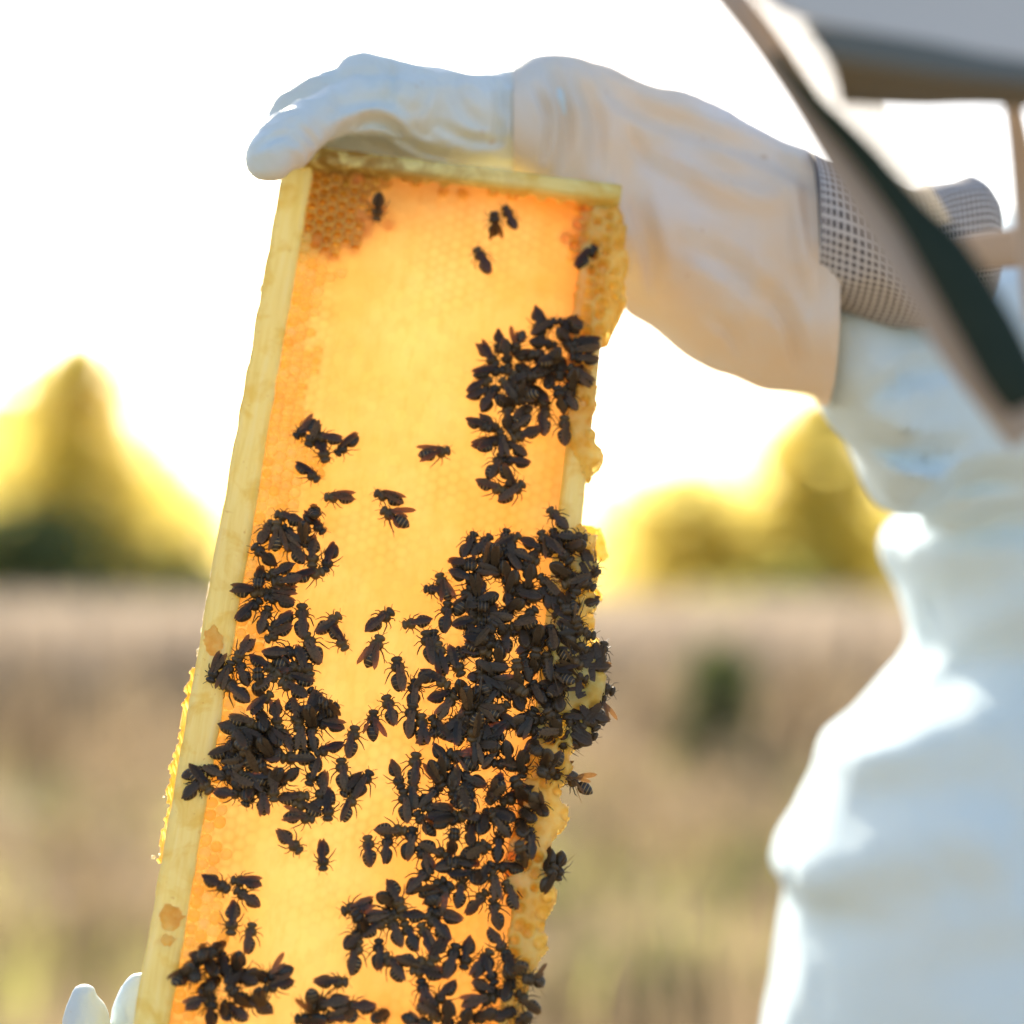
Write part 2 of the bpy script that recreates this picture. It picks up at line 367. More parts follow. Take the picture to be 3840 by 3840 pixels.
cone_tree('dark_shrub', 'small dark shrub low beside the left edge of the frame', 740, 2080, 29, .8, M['leaf_g'], 28, 1200, 'shrub', shape='round')
cone_tree('dark_shrub', 'dark olive shrub under the tall golden tree', 2950, 2130, 27, 1.1, M['leaf_g'], 26, 1800, 'shrub', shape='round')
def low_shrub(px, ptop, dist, w, label, mat, seed):
    g = at(px, 2155, dist); top = at(px, ptop, dist).z; root = empty('green_shrub', (g.x, g.y, 0)); tag(root, label, 'shrub')
    v, q, t = foliage((0, 0, top * .5), (w, w, top * .55), 1500, .05, seed, lambda P, r: fbm(P * 2.5, 2, seed) > -.3)
    me = quads('crown', v, q); set_attr(me, 'tone', np.stack([t] * 3, 1)); link('crown', me, root, [mat])
    V_ = [(.02, 0, 0), (0, .02, 0), (-.02, 0, 0), (.01, 0, top * .6)]
    link('stem', mesh('stem', V_, [(0, 1, 3), (1, 2, 3), (2, 0, 3), (0, 2, 1)]), root, [M['bark']])
low_shrub(2690, 2400, 12.5, .27, 'narrow green shrub right of the bee-covered comb edge', M['leaf_m'], 31)
low_shrub(2450, 3560, 7.0, .45, 'olive brown weed in the field right of the frame bottom', M['leaf_m'], 34)
def brush(name, label, mat, n, seed, y0, y1, hmin, hmax, leafs, sz):
    """many ragged dry bushes scattered over the field, joined"""
    r = np.random.RandomState(seed); VV, QQ, TT, b = [], [], [], 0
    for i in range(n):
        y = r.uniform(y0, y1); x = r.uniform(-.32, .32) * y; h = r.uniform(hmin, hmax); w = h * r.uniform(.35, .9)
        m = int(leafs * h / hmax); P = r.normal(size=(m, 3)) * (w * .45, w * .45, h * .3) + (x, y, h * .45); P[:, 2] = np.abs(P[:, 2])
        d1 = r.normal(size=(m, 3)) * (.6, .6, 1.2); d1 /= np.linalg.norm(d1, axis=1)[:, None]; d2 = np.cross(d1, r.normal(size=(m, 3))); d2 /= np.linalg.norm(d2, axis=1)[:, None]
        s_ = sz * r.uniform(.6, 1.5, (m, 1)) * y / 9
        VV.append(np.stack([P - d1 * s_ * 1.5, P + d2 * s_ * .4, P + d1 * s_ * 1.5, P - d2 * s_ * .4], 1).reshape(-1, 3)); QQ.append(np.arange(m * 4).reshape(m, 4) + b); b += m * 4
        TT.append(np.full(m * 4, r.uniform(0, 1)))
    me = quads(name, np.concatenate(VV), np.concatenate(QQ)); set_attr(me, 'tone', np.stack([np.concatenate(TT)] * 3, 1))
    o = link(name, me, None, [mat]); tag(o, label, 'brush', kind='stuff')
brush('dry_brush', 'ragged tan dry bushes mottling the blurred field', M['straw'], 60, 51, 6.5, 20, .25, .75, 420, .022)
brush('brown_brush', 'darker grey brown brush scattered through the field', M['brush'], 60, 52, 6.3, 24, .2, .85, 420, .024)
brush('olive_brush', 'olive green low brush between the dry bushes', M['leaf_m'], 16, 53, 6.3, 13, .15, .5, 300, .022)

# ------------------------------------------------------------------ hive frame (one thing): bars, comb, cells, burr comb
hive = empty('hive_frame', mat=FM)
tag(hive, 'wooden beehive frame held upright, filled with glowing amber honeycomb', 'hive frame')

def bar(name, u0, u1, v0, v1, n0, n1, mat, seed, step=.004, amp=.0005, label=None):
    """a board as one rounded, slightly uneven closed box"""
    nu = max(3, int((u1 - u0) / step)); nv = max(3, int((v1 - v0) / step)); nn = max(3, int((n1 - n0) / step))
    V_, idx, F_ = [], {}, []
    def vid(i, j, k):
        key = (i, j, k)
        if key not in idx:
            idx[key] = len(V_); V_.append((u0 + (u1 - u0) * i / nu, v0 + (v1 - v0) * j / nv, n0 + (n1 - n0) * k / nn))
        return idx[key]
    for i in range(nu):
        for j in range(nv):
            F_.append((vid(i, j, nn), vid(i+1, j, nn), vid(i+1, j+1, nn), vid(i, j+1, nn)))
            F_.append((vid(i, j+1, 0), vid(i+1, j+1, 0), vid(i+1, j, 0), vid(i, j, 0)))
    for i in range(nu):
        for k in range(nn):
            F_.append((vid(i, 0, k), vid(i+1, 0, k), vid(i+1, 0, k+1), vid(i, 0, k+1)))
            F_.append((vid(i, nv, k+1), vid(i+1, nv, k+1), vid(i+1, nv, k), vid(i, nv, k)))
    for j in range(nv):
        for k in range(nn):
            F_.append((vid(0, j, k+1), vid(0, j+1, k+1), vid(0, j+1, k), vid(0, j, k)))
            F_.append((vid(nu, j, k), vid(nu, j+1, k), vid(nu, j+1, k+1), vid(nu, j, k+1)))
    P = np.array(V_); c = np.array([(u0+u1)/2, (v0+v1)/2, (n0+n1)/2]); hh = np.array([(u1-u0)/2, (v1-v0)/2, (n1-n0)/2])
    r = .0012; inner = np.clip(P - c, -(hh - r), hh - r); d = P - c - inner; L = np.linalg.norm(d, axis=1)[:, None]
    P = c + inner + d / np.maximum(L, 1e-9) * np.minimum(L, r)
    dn = (P - c) / hh; dn = np.sign(dn) * (np.abs(dn) > .93)
    P = P + dn * (fbm(P * 110, 3, seed) * amp)[:, None]
    o = link(name, mesh(name, P, F_), hive, [mat])
    if label: o['label'] = label
    return o
EB = VT + .0085
bar('top_bar', UL, UC0, VB, VT, -.027, 0, M['wood_v'], 41, .0035, .0007, 'thick pale yellow bar smeared with wax')
bar('bottom_bar', UC1 + .0004, UR, VB, VT, -.024, -.003, M['wood_v'], 42, .0035, .0004)
bar('end_bar', UL - .0005, UR + .0012, VT + .0003, EB, -.031, .0045, M['wood_h'], 43, .0035, .0006)
LUG = bar('lug', UL - .0003, UC0 - .002, EB + .0004, EB + .020, -.024, -.002, M['wood_v'], 44, .004, .0005)

# hexagonal cell lattice, columns along v
A = .0052                                       # cell pitch
du_ = A * .866
def lattice(u0, u1, v0, v1):
    L = []; k = 0; u = u0
    while u < u1:
        v = v0 + (A / 2 if k % 2 else 0)
        while v < v1: L.append((u, v)); v += A
        u += du_; k += 1
    return L
def openness(u, v):
    """depth 0..1 of the cell centred at (u, v): open under the hand, a few below the end bar and by the right edge"""
    u = np.asarray(u, float); v = np.asarray(v, float); r = vn(np.stack([u * 3100.3, v * 2900.7, u * 0], -1), 77) * .5 + .5
    a = np.clip(1.35 - (u - UC0) / .034, 0, 1) * np.clip((v - (VT - .050)) / .018, 0, 1)
    b = np.clip(1 - (VT - v) / .007, 0, 1) * .75
    c = np.clip((u - (UC1 - .016)) / .014, 0, 1) * np.clip((v - (VT - .050)) / .02, 0, 1) * .7
    p = np.maximum(np.maximum(a, b), c)
    return np.where(p > r * .85 + .12, np.clip(.35 + .9 * p * (1 - .35 * r), 0, 1), 0.)
def comb_sheet():
    st = .0008; us = np.arange(UC0 - .001, UC1 + .001, st); vs = np.arange(VB + .002, VT + .0004, st)
    Ug, Vg = np.meshgrid(us, vs); U0, V0 = Ug, Vg
    Wp = np.stack([Ug * 60, Vg * 60, Ug * 0], -1); Ug = Ug + .0007 * fbm(Wp, 2, 41); Vg = Vg + .0007 * fbm(Wp, 2, 43)
    # distance to nearest lattice centre
    best = np.full(Ug.shape, 1.); BU = Ug.copy(); BV = Vg.copy()
    for s in (0, 1):
        ku = np.round((Ug - UC0 - du_ * (.5 + s)) / (2 * du_)); cu = UC0 + du_ * (.5 + s) + ku * 2 * du_
        off = VB + (A / 2 if s else 0); kv = np.round((Vg - off) / A); cv = off + kv * A
        d_ = np.hypot(Ug - cu, Vg - cv); m_ = d_ < best; BU = np.where(m_, cu, BU); BV = np.where(m_, cv, BV); best = np.minimum(best, d_)
    cell = np.clip(1 - (best / (A * .54)) ** 2.5, 0, 1)
    P3 = np.stack([Ug, Vg, Ug * 0], -1)
    left = np.clip(1 - (Ug - UC0 - .012) / .012, 0, 1)
    relief = (.00012 + .0001 * left + .0005 * np.clip(fbm(P3 * 45, 2, 8) * 2, 0, 1)) * cell
    h = relief + .0011 * fbm(P3 * 28, 3, 6) + .0012 * np.exp(-((Ug - (UC0 + UC1) / 2) / .04) ** 2) - .0018
    h = h - .0015 * np.clip(1 - (Ug - UC0) / .006, 0, 1)
    op = openness(BU, BV) / (1 + np.exp((best - A * .43) / .00022)); h = h - op * .0048
    Ug, Vg = U0, V0; V3 = np.stack([Ug, Vg, h], -1); ny, nx = Ug.shape; i = np.arange(nx * ny).reshape(ny, nx)
    Q = np.stack([i[:-1, :-1], i[:-1, 1:], i[1:, 1:], i[1:, :-1]], -1).reshape(-1, 4)
    me = quads('comb_face', V3.reshape(-1, 3), Q, True)
    # own colour of wax and honey: pale cappings in the middle, deeper amber to the sides; shade painted into open cells and under the hand
    vv = (Vg - VB) / (VT - VB); cm = UC0 + (UC1 - UC0) * (.30 + .22 * vv); wd = .030 + .022 * np.clip((vv - .55) * 2.5, 0, 1)
    mid = np.exp(-((Ug - cm) / wd) ** 2) * (.70 + .35 * fbm(P3 * 14, 3, 12)) * (1 - .4 * np.exp(-((vv - .52) / .12) ** 2))
    mid = np.clip(mid + .12 * fbm(np.stack([Ug * 150, Vg * 30, Ug * 0], -1), 2, 13), 0, 1)
    amber = np.array([1.0, .49, .13]); pale = np.array([1.0, .66, .27]); brown = np.array([.60, .44, .10])
    mid = np.maximum(mid, .75 * left ** .5)
    c = amber + (pale - amber) * mid[..., None]
    tex = np.clip(.5 + fbm(P3 * 33, 3, 31), 0, 1)
    c = c * (1 - (.01 + .16 * np.clip(tex * 2 - .8, 0, 1) + .22 * left)[..., None] * (1 - cell)[..., None] * np.array([.25, 1, 1.5]))
    c = c * (1 + .05 * vn(np.stack([BU * 3000, BV * 3000, BU * 0], -1), 5)[..., None])
    c = c + (brown - c) * (np.clip(op * .6 + .45 * np.clip(1.2 - (Ug - UC0) / .045, 0, 1) * np.clip((Vg - VT + .065) / .03, 0, 1), 0, .9))[..., None]  # brown stands for shade in open cells and the hand's shadow on the corner
    strip = np.clip((Vg - (VT - .013)) / .009, 0, 1) * np.clip((Ug - UC0 - .03) / .01, 0, 1)
    c = c + (np.array([.95, .36, .03]) - c) * (strip * .6)[..., None]
    set_attr(me, 'tone', c.reshape(-1, 3))
    link('comb_face', me, hive, [M['comb']])
    # back face of the comb, coarser
    st = .003; us = np.linspace(UC0 - .001, UC1 + .001, 46); vs = np.linspace(VB + .002, VT, 140)
    Ug, Vg = np.meshgrid(us, vs); h = -.024 + .0014 * fbm(np.stack([Ug * 40, Vg * 40, Ug * 0], -1), 3, 16)
    ny, nx = Ug.shape; i = np.arange(nx * ny).reshape(ny, nx)
    Q = np.stack([i[:-1, :-1], i[1:, :-1], i[1:, 1:], i[:-1, 1:]], -1).reshape(-1, 4)
    link('comb_back', quads('comb_back', np.stack([Ug, Vg, h], -1).reshape(-1, 3), Q, True), hive, [M['comb_back']])
comb_sheet()

def cap_mesh(seed):
    r = random.Random(seed); V_ = [(0, 0, .00125)]; F_ = []
    for rr, z in ((.35, .00112), (.68, .0007), (.93, .0001), (1.0, -.0008)):
        for j in range(12):
            a = j * math.pi / 6 + .26; hexr = .5 * A * (1 / max(math.cos((a % (math.pi / 3)) - math.pi / 6), .9)) * .985
            q = rr * (.9 * hexr + .1 * .5 * A) * (1 + r.uniform(-.03, .03))
            V_.append((q * math.cos(a), q * math.sin(a), z + r.uniform(-.00006, .00006)))
    for j in range(12): F_.append((0, 1 + j, 1 + (j + 1) % 12))
    for k in range(3):
        for j in range(12): F_.append((1+k*12+j, 1+k*12+12+j, 1+k*12+12+(j+1) % 12, 1+k*12+(j+1) % 12))
    me = mesh('cell_cap', V_, F_); me.materials.append(M['cap']); return me
def tube_mesh(seed, depth=.0046):
    r = random.Random(seed); V_ = []; F_ = []
    for rad, z in ((1.0, -depth), (1.0, 0), (.84, .0001), (.80, -depth)):
        for j in range(6):
            a = j * math.pi / 3; q = A * .577 * rad * (1 + r.uniform(-.04, .04)); V_.append((q * math.cos(a), q * math.sin(a), z + r.uniform(-.0003, .0003) * (z > -.001)))
    for k in range(3):
        for j in range(6): F_.append((k*6+j, k*6+(j+1) % 6, k*6+6+(j+1) % 6, k*6+6+j))
    me = mesh('wax_cell', V_, F_, False); me.materials.append(M['burr']); return me
caps = [cap_mesh(s) for s in range(4)]; tubes = [tube_mesh(s) for s in range(4)]
ncap = ntube = 0
lat = lattice(UC0 + du_ * .5, UC1 - .002, VB + A * .5, VT - .002)
for (u, v) in lat:
    om = float(openness(np.array([u]), np.array([v]))[0])
    vis = v > VB + .040
    if om > .4 and vis and ntube < 200:
        o = bpy.data.objects.new('wax_cell', random.choice(tubes)); col.objects.link(o); o.parent = hive
        o.location = (u, v, -.0019 + random.uniform(-.0007, .0007)); o.scale = (1, 1, .6 + .5 * om); ntube += 1
    elif om < .05 and vis and ncap < 300:
        lim = .013 + .006 * math.sin(v * 31 + 1) + (.008 if VT - .15 < v < VT - .05 else 0)
        if u - UC0 < lim + random.uniform(-.006, .005):
            o = bpy.data.objects.new('cell_cap', random.choice(caps)); col.objects.link(o); o.parent = hive
            s = random.uniform(.88, 1.02); o.scale = (s, s, random.uniform(.6, 1.25))
            o.location = (u + random.uniform(-.0002, .0002), v + random.uniform(-.0002, .0002), -.0013 - .0010 * max(0, 1 - (u - UC0) / .006)); ncap += 1
            o.rotation_euler = (random.uniform(-.12, .12), random.uniform(-.12, .12), 0)
print('caps', ncap, 'tubes', ntube, 'lattice', len(lat))

def inside(px, py, poly):
    c = np.zeros(px.shape, bool); n = len(poly); j = n - 1
    for i in range(n):
        xi, yi = poly[i]; xj, yj = poly[j]
        k = ((yi > py) != (yj > py)) & (px < (xj - xi) * (py - yi) / (yj - yi + 1e-12) + xi); c ^= k; j = i
    return c
def edge_dist(px, py, poly):
    d = np.full(px.shape, 1.)
    for i in range(len(poly)):
        a = np.array(poly[i]); b = np.array(poly[(i + 1) % len(poly)]); ab = b - a; L = ab.dot(ab) + 1e-12
        t = np.clip(((px - a[0]) * ab[0] + (py - a[1]) * ab[1]) / L, 0, 1)
        d = np.minimum(d, np.hypot(px - a[0] - t * ab[0], py - a[1] - t * ab[1]))
    return d
def burr(name, pix, hf, hb, base, cells, seed, mat, parent=hive, st=.0009, R0=.004, label=None, pit=.0045):
    """wax built out as an uneven cushion with open cells: outline in photo directions, front height hf, back height hb"""
    poly = [uv(x, y, base) for x, y in pix]; P = np.array(poly)
    us = np.arange(P[:, 0].min() - st, P[:, 0].max() + 2 * st, st); vs = np.arange(P[:, 1].min() - st, P[:, 1].max() + 2 * st, st)
    Ug, Vg = np.meshgrid(us, vs); P3 = np.stack([Ug, Vg, Ug * 0], -1)
    wob = (.0017 if base > -.01 else .0009) * fbm(P3 * 330, 3, seed + 3)
    ins = inside(Ug + wob, Vg + wob, poly); d = edge_dist(Ug, Vg, poly) * ins
    t = np.sqrt(np.clip(1 - (1 - np.clip(d / R0, 0, 1)) ** 2, 0, 1))
    h = base + (hf + .0018 * fbm(P3 * 120, 3, seed)) * t; b = base - (hb + .0025 * fbm(P3 * 90, 2, seed + 9)) * t
    if cells:
        r = np.random.RandomState(seed); s = .0062; best = np.full(Ug.shape, 1.)
        for a in np.arange(us[0], us[-1], s * .87):
            k = int(round((a - us[0]) / (s * .87)))
            for c in np.arange(vs[0] + (s / 2 if k % 2 else 0), vs[-1], s):
                x, y = a + r.normal(0, .0006), c + r.normal(0, .0006); rad = r.uniform(.75, 1.15); m = r.rand() < cells
                if m:
                    wx = np.abs(us - x) < .006; wy = np.abs(vs - y) < .006
                    sub = np.ix_(wy, wx); best[sub] = np.minimum(best[sub], np.hypot(Ug[sub] - x, Vg[sub] - y) / rad)
        pm = 1 / (1 + np.exp((best - .0023) / .00022)); h = h - pit * pm * t
    ny, nx = Ug.shape; ok = ins[:-1, :-1] & ins[1:, :-1] & ins[1:, 1:] & ins[:-1, 1:]
    i = np.arange(nx * ny).reshape(ny, nx)
    # outer ring vertices share both sheets at base
    rim = ins & ~(np.roll(ins, 1, 0) & np.roll(ins, -1, 0) & np.roll(ins, 1, 1) & np.roll(ins, -1, 1))
    h = np.where(rim, base, h); b = np.where(rim, base, b)
    Qf = np.stack([i[:-1, :-1], i[:-1, 1:], i[1:, 1:], i[1:, :-1]], -1)[ok]
    Qb = np.stack([i[:-1, :-1], i[1:, :-1], i[1:, 1:], i[:-1, 1:]], -1)[ok] + nx * ny
    VV = np.concatenate([np.stack([Ug, Vg, h], -1).reshape(-1, 3), np.stack([Ug, Vg, b], -1).reshape(-1, 3)])
    Q = np.concatenate([Qf, Qb]); used = np.unique(Q); mp = np.zeros(len(VV), int); mp[used] = np.arange(len(used))
    o = link(name, quads(name, VV[used], mp[Q], True), parent, [mat])
    if label: o['label'] = label
    return o
# right-hand edge, from top to bottom (photo outline of the wax built past the bottom bar)
burr('burr_comb', [(2165, 800), (2240, 790), (2318, 775), (2360, 850), (2348, 930), (2368, 985), (2345, 1060), (2352, 1130), (2335, 1185), (2322, 1200),
     (2300, 1262), (2235, 1270), (2190, 1300), (2120, 1250), (2150, 1100), (2165, 950)], .005, .020, -.003, .75, 61, M['burr'], label='pale crumpled burr comb with open cells below the end bar')
burr('burr_comb', [(2130, 1250), (2260, 1265), (2235, 1330), (2230, 1400), (2250, 1470), (2245, 1512), (2228, 1560), (2218, 1600), (2240, 1630), (2238, 1670), (2272, 1690), (2265, 1740),
     (2230, 1765), (2222, 1812), (2198, 1790), (2160, 1720), (2125, 1640), (2105, 1560), (2110, 1400)], .005, .016, -.003, .3, 62, M['burr'])
burr('burr_comb', [(2170, 1960), (2185, 1965), (2205, 2000), (2245, 2005), (2240, 2060), (2252, 2120), (2236, 2190), (2238, 2300), (2225, 2370), (2205, 2420), (2240, 2470), (2282, 2540), (2268, 2600),
     (2235, 2680), (2222, 2760), (2180, 2790), (2138, 2835), (2160, 2880), (2140, 2930), (2105, 2950), (2105, 2990), (2140, 3050), (2125, 3110), (2085, 3135), (2070, 3180), (2085, 3230),
     (2060, 3280), (2090, 3330), (2085, 3400), (2050, 3450), (2055, 3530), (2065, 3560), (2040, 3590), (2020, 3650), (1990, 3700), (1975, 3760), (1965, 3860), (1900, 3870), (1940, 3700),
     (1890, 3560), (1900, 3420), (1870, 3250), (1930, 3060), (1960, 2900), (1990, 2750), (2040, 2500), (2080, 2300), (2110, 2130), (2130, 2010)], .006, .017, -.003, .7, 63, M['burr'], label='amber burr comb with open cells along the lower right edge')
burr('wax_lump', [(2150, 1960), (2250, 1975), (2290, 2090), (2262, 2115), (2225, 2100)], .003, .003, -.02, 0, 64, M['burr'])
burr('wax_lump', [(2180, 2190), (2240, 2205), (2262, 2225), (2266, 2265), (2230, 2258)], .004, .004, -.022, 0, 65, M['burr'])
burr('wax_lump', [(2180, 2370), (2225, 2368), (2252, 2395), (2245, 2430), (2215, 2450), (2180, 2430)], .005, .005, -.02, 0, 66, M['burr'])
# smears and lumps on the top bar, and wax crumbs along its outer edge
def lumps(name, spots, seed, base=-.0004, hf=.0013, mat=None, R0=.006):
    r = random.Random(seed)
    for (x, y, rx, ry) in spots:
        pts = []
        for j in range(22):
            a = j * math.tau / 22; q = r.uniform(*((.85, 1.1) if rx > 35 else (.55, 1.2))); pts.append((x + rx * q * math.cos(a), y + ry * q * math.sin(a)))
        burr(name, pts, hf, .0012, base, 0, r.randrange(9999), mat or M['burr'], st=.0008, R0=R0)
lumps('wax_lump', [(640, 3440, 52, 62), (800, 2410, 48, 66), (625, 3530, 38, 34)], 70, R0=.009)
CR = [(1015, 775, 12, 10), (1008, 870, 10, 6), (972, 1080, 13, 22), (985, 1050, 12, 10), (612, 2990, 20, 8), (590, 3205, 20, 10), (575, 3215, 14, 12)]
lumps('wax_crumb', CR, 72, -.012, .0030, M['pale_wax'], .003)
def jag(pts, out, seed):
    r = random.Random(seed); res = []
    for (x0, y0), (x1, y1) in zip(pts[:-1], pts[1:]):
        n_ = max(2, int(math.hypot(x1 - x0, y1 - y0) / 14))
        for q in range(n_): t = q / n_; res.append((x0 + (x1 - x0) * t + r.uniform(-out, out * .6), y0 + (y1 - y0) * t + r.uniform(-4, 4)))
    return res
burr('burr_comb', jag([(850, 1985), (812, 2060), (790, 2150), (775, 2240), (757, 2330), (742, 2430), (725, 2480)], 9, 3) + [(770, 2480), (890, 1985)], .005, .004, -.021, 0, 81, M['pale_wax'], R0=.003)
burr('burr_comb', jag([(722, 2500), (700, 2570), (680, 2640), (672, 2720), (655, 2800), (640, 2880), (622, 2960), (628, 3040), (600, 3130), (600, 3200), (590, 3260)], 11, 4) + [(640, 3260), (760, 2500)], .004, .004, -.018, 0, 82, M['burr'], R0=.003)

# ------------------------------------------------------------------ bees
def bee_meshes(var):
    r = random.Random(100 + var); bend = [0, .10, -.10, .05, -.05][var % 5]; ab = [1, 1.08, .92, 1, 1.05][var % 5]
    prof = [(6.6, .2), (6.35, 1.2), (5.8, 1.75), (5.1, 1.8), (4.7, 1.45), (4.4, 1.2), (4.15, 1.5), (3.6, 2.1), (2.7, 2.35), (1.8, 2.2), (1.1, 1.6), (.75, .95), (.5, .85),
            (.1, 1.45), (-.7, 2.15), (-1.8, 2.45), (-3.0, 2.4), (-4.1, 2.05), (-5.1, 1.45), (-5.9, .75), (-6.3, .12)]
    V_, F_ = [], []; S = 12
    for (x, w) in prof:
        y0 = bend * max(0, (1 - x)) ** 1.5 * .35; hz = .9 if x > 0.4 else .82
        wx = w * (ab if x < .4 else 1.0); droop = -.05 * max(0, (1 - x)) ** 1.4 * .5
        for j in range(S):
            a = j * math.tau / S
            seg = 1 + (.05 if x < 0 and int(x * 1.3) % 2 == 0 else 0)
            V_.append((x, y0 + wx * seg * math.cos(a) * (1.1 if x > 4.3 else 1), 2.35 + droop + wx * hz * math.sin(a)))
    n = len(prof)
    for i in range(n - 1):
        for j in range(S): F_.append((i*S+j, i*S+(j+1) % S, i*S+S+(j+1) % S, i*S+S+j))
    F_.append(tuple(range(S))[::-1]); F_.append(tuple((n-1)*S+j for j in range(S)))
    def limb(pts, rad):
        b = len(V_)
        for i, p in enumerate(pts):
            p = Vector(p); d = (Vector(pts[min(i+1, len(pts)-1)]) - Vector(pts[max(i-1, 0)])).normalized()
            a = d.cross(Vector((0, 0, 1))); a = (a if a.length > .05 else Vector((0, 1, 0))).normalized(); c = d.cross(a)
            for j in range(4):
                q = j * math.tau / 4; V_.append(tuple(p + (a * math.cos(q) + c * math.sin(q)) * rad[i]))
        for i in range(len(pts) - 1):
            for j in range(4): F_.append((b+i*4+j, b+i*4+(j+1) % 4, b+i*4+4+(j+1) % 4, b+i*4+4+j))
    for s in (1, -1):
        j = lambda k: r.uniform(-k, k)
        limb([(3.7, s*1.2, 1.3), (4.5+j(.4), s*2.5, 1.9), (5.2+j(.6), s*3.0, .9), (5.8+j(.8), s*(3.1+j(.5)), .1)], [.26, .2, .15, .09])
        limb([(2.7, s*1.5, 1.2), (2.6+j(.4), s*3.0, 2.1), (2.1+j(.6), s*3.9, 1.0), (1.6+j(.8), s*(4.5+j(.5)), .1)], [.28, .2, .15, .09])
        limb([(1.9, s*1.4, 1.2), (.9+j(.4), s*2.8, 2.2), (-.8+j(.6), s*3.5, 1.1), (-2.2+j(.9), s*(3.9+j(.6)), .1)], [.3, .25, .22, .09])
        limb([(6.2, s*.5, 3.2), (6.9, s*1.0, 3.6), (7.9+j(.3), s*(1.9+j(.4)), 2.8)], [.13, .1, .1])
        # compound eye: a bulge on the head's side
        b = len(V_)
        for a1 in range(5):
            for a2 in range(6):
                t = (a1 / 4 - .5) * math.pi; q = a2 * math.tau / 6
                V_.append((5.6 + .75 * math.cos(t) * math.cos(q), s * 1.25 + .45 * math.sin(t), 2.7 + .95 * math.cos(t) * math.sin(q)))
        for a1 in range(4):
            for a2 in range(6): F_.append((b+a1*6+a2, b+a1*6+(a2+1) % 6, b+a1*6+6+(a2+1) % 6, b+a1*6+6+a2))
    # thorax fuzz: short tufts
    for k in range(70):
        a = r.uniform(.1, math.pi - .1); x = r.uniform(1.3, 4.1); rr = 2.05; c = Vector((x, rr * math.cos(a), 2.35 + rr * .9 * math.sin(a)))
        d = Vector((r.uniform(-.6, .3), math.cos(a), math.sin(a))).normalized(); sd = d.cross(Vector((1, 0, 0))).normalized() * .09
        b = len(V_); V_ += [tuple(c - sd), tuple(c + sd), tuple(c + d * r.uniform(.5, .85))]; F_.append((b, b+1, b+2))
    k = .001; body = mesh('honeybee', [(a*k, b*k*1.1, c*k) for a, b, c in V_], F_)
    body.materials.append(M['bee']); return body
def wing_mesh(side, spread, seed):
    """fore and hind wing of one side, cambered, 0.06 mm thick; root at the thorax"""
    r = random.Random(seed); V_, F_ = [], []
    def blade(L, W, ang, z0, x0, y0):
        n = 9; b = len(V_); ca, sa = math.cos(ang), math.sin(ang)
        for lay in (0, .07):
            for i in range(n):
                t = i / (n - 1); w = W * 1.05 * max(.0, math.sin(math.pi * min(1, .06 + .94 * t) ** .95)) ** .55 * (.55 + .5 * t)
                for q in (-1, 0, 1):
                    x = -t * L; y = q * w * .5 + W * .12 * t; z = z0 - .95 * t + .25 * math.sin(t * 3.1) + .13 * (1 - abs(q)) + lay
                    V_.append((x0 + x * ca - y * sa * side, side * (y0) + side * y * ca + x * sa * -side * -1 * -1, z))
        m = n * 3
        for i in range(n - 1):
            for q in range(2):
                F_.append((b+i*3+q, b+i*3+q+1, b+i*3+4+q, b+i*3+3+q)); F_.append((b+m+i*3+q, b+m+i*3+3+q, b+m+i*3+4+q, b+m+i*3+q+1))
    blade(9.9, 2.75, spread, 4.85, 3.0, .72); blade(6.6, 2.1, spread * .55 - .05, 4.6, 2.4, .6)
    k = .001; me = mesh('wing', [(a*k, b*k, c*k) for a, b, c in V_], F_); me.materials.append(M['wing']); return me
bodies = [bee_meshes(i) for i in range(5)]
WSP = [-.10, -.06, .06, .24, .70]
wings = [(wing_mesh(1, s, 3 * i), wing_mesh(-1, s * .9, 3 * i + 1)) for i, s in enumerate(WSP)]

# each entry: head x, head y, tail x, tail y in the picture of one patch of the photograph (patch origin and scale given)
PATCH = []
def patch(ox, oy, s, cl, txt):
    v = [float(t) for t in txt.replace(';', ' ').split()]
    for i in range(0, len(v), 4): PATCH.append((ox + v[i]*s, oy + v[i+1]*s, ox + v[i+2]*s, oy + v[i+3]*s, cl))
patch(800, 100, .6211, 'top', '985 1100 1000 1012; 1690 1145 1702 1215; 1765 1080 1825 1215; 1595 1335 1675 1480')
patch(1600, 100, .6211, 'top', '1020 1330 910 1450')
s = .4658
patch(1600, 1100, s, 'upper', '''560 555 425 380; 650 520 610 375; 710 440 800 290; 1030 210 840 320; 1090 320 1215 180; 1180 230 1240 340; 1000 400 830 400;
 610 610 365 640; 510 680 325 780; 560 750 435 940; 640 580 700 760; 890 520 740 500; 760 600 830 700; 920 480 880 690; 1040 540 900 600; 1060 690 1085 540;
 1150 420 1400 390; 1170 470 1390 450; 1190 520 1370 540; 1160 590 1340 740; 1120 390 1030 300; 1150 730 1170 630; 1110 770 1210 940; 1000 680 980 800;
 700 640 640 830; 850 830 720 760; 880 780 960 910; 1050 790 1100 920; 960 910 970 1135; 1100 990 1100 1215; 880 700 740 690; 780 850 900 830; 620 700 730 850;
 940 640 860 720; 1000 560 1090 470; 640 880 530 890''')
patch(1600, 1100, s, 'uplow', '''660 900 680 1060; 800 950 700 1060; 580 1090 430 970; 500 1110 355 1030; 560 1170 370 1215; 550 1200 430 1300; 720 1090 850 1020; 700 1160 915 1080;
 640 1190 795 1290; 630 1330 830 1360; 590 1290 490 1480; 670 1510 600 1390; 615 1580 395 1500; 765 1520 570 1660; 600 1130 640 1310''')
patch(1600, 1100, s, 'scatter', '170 1260 -70 1310')
patch(600, 1500, s, 'trio', '1105 260 1250 150; 1190 345 1260 170; 1330 470 1270 260; 1260 290 1470 320; 1440 420 1600 270')
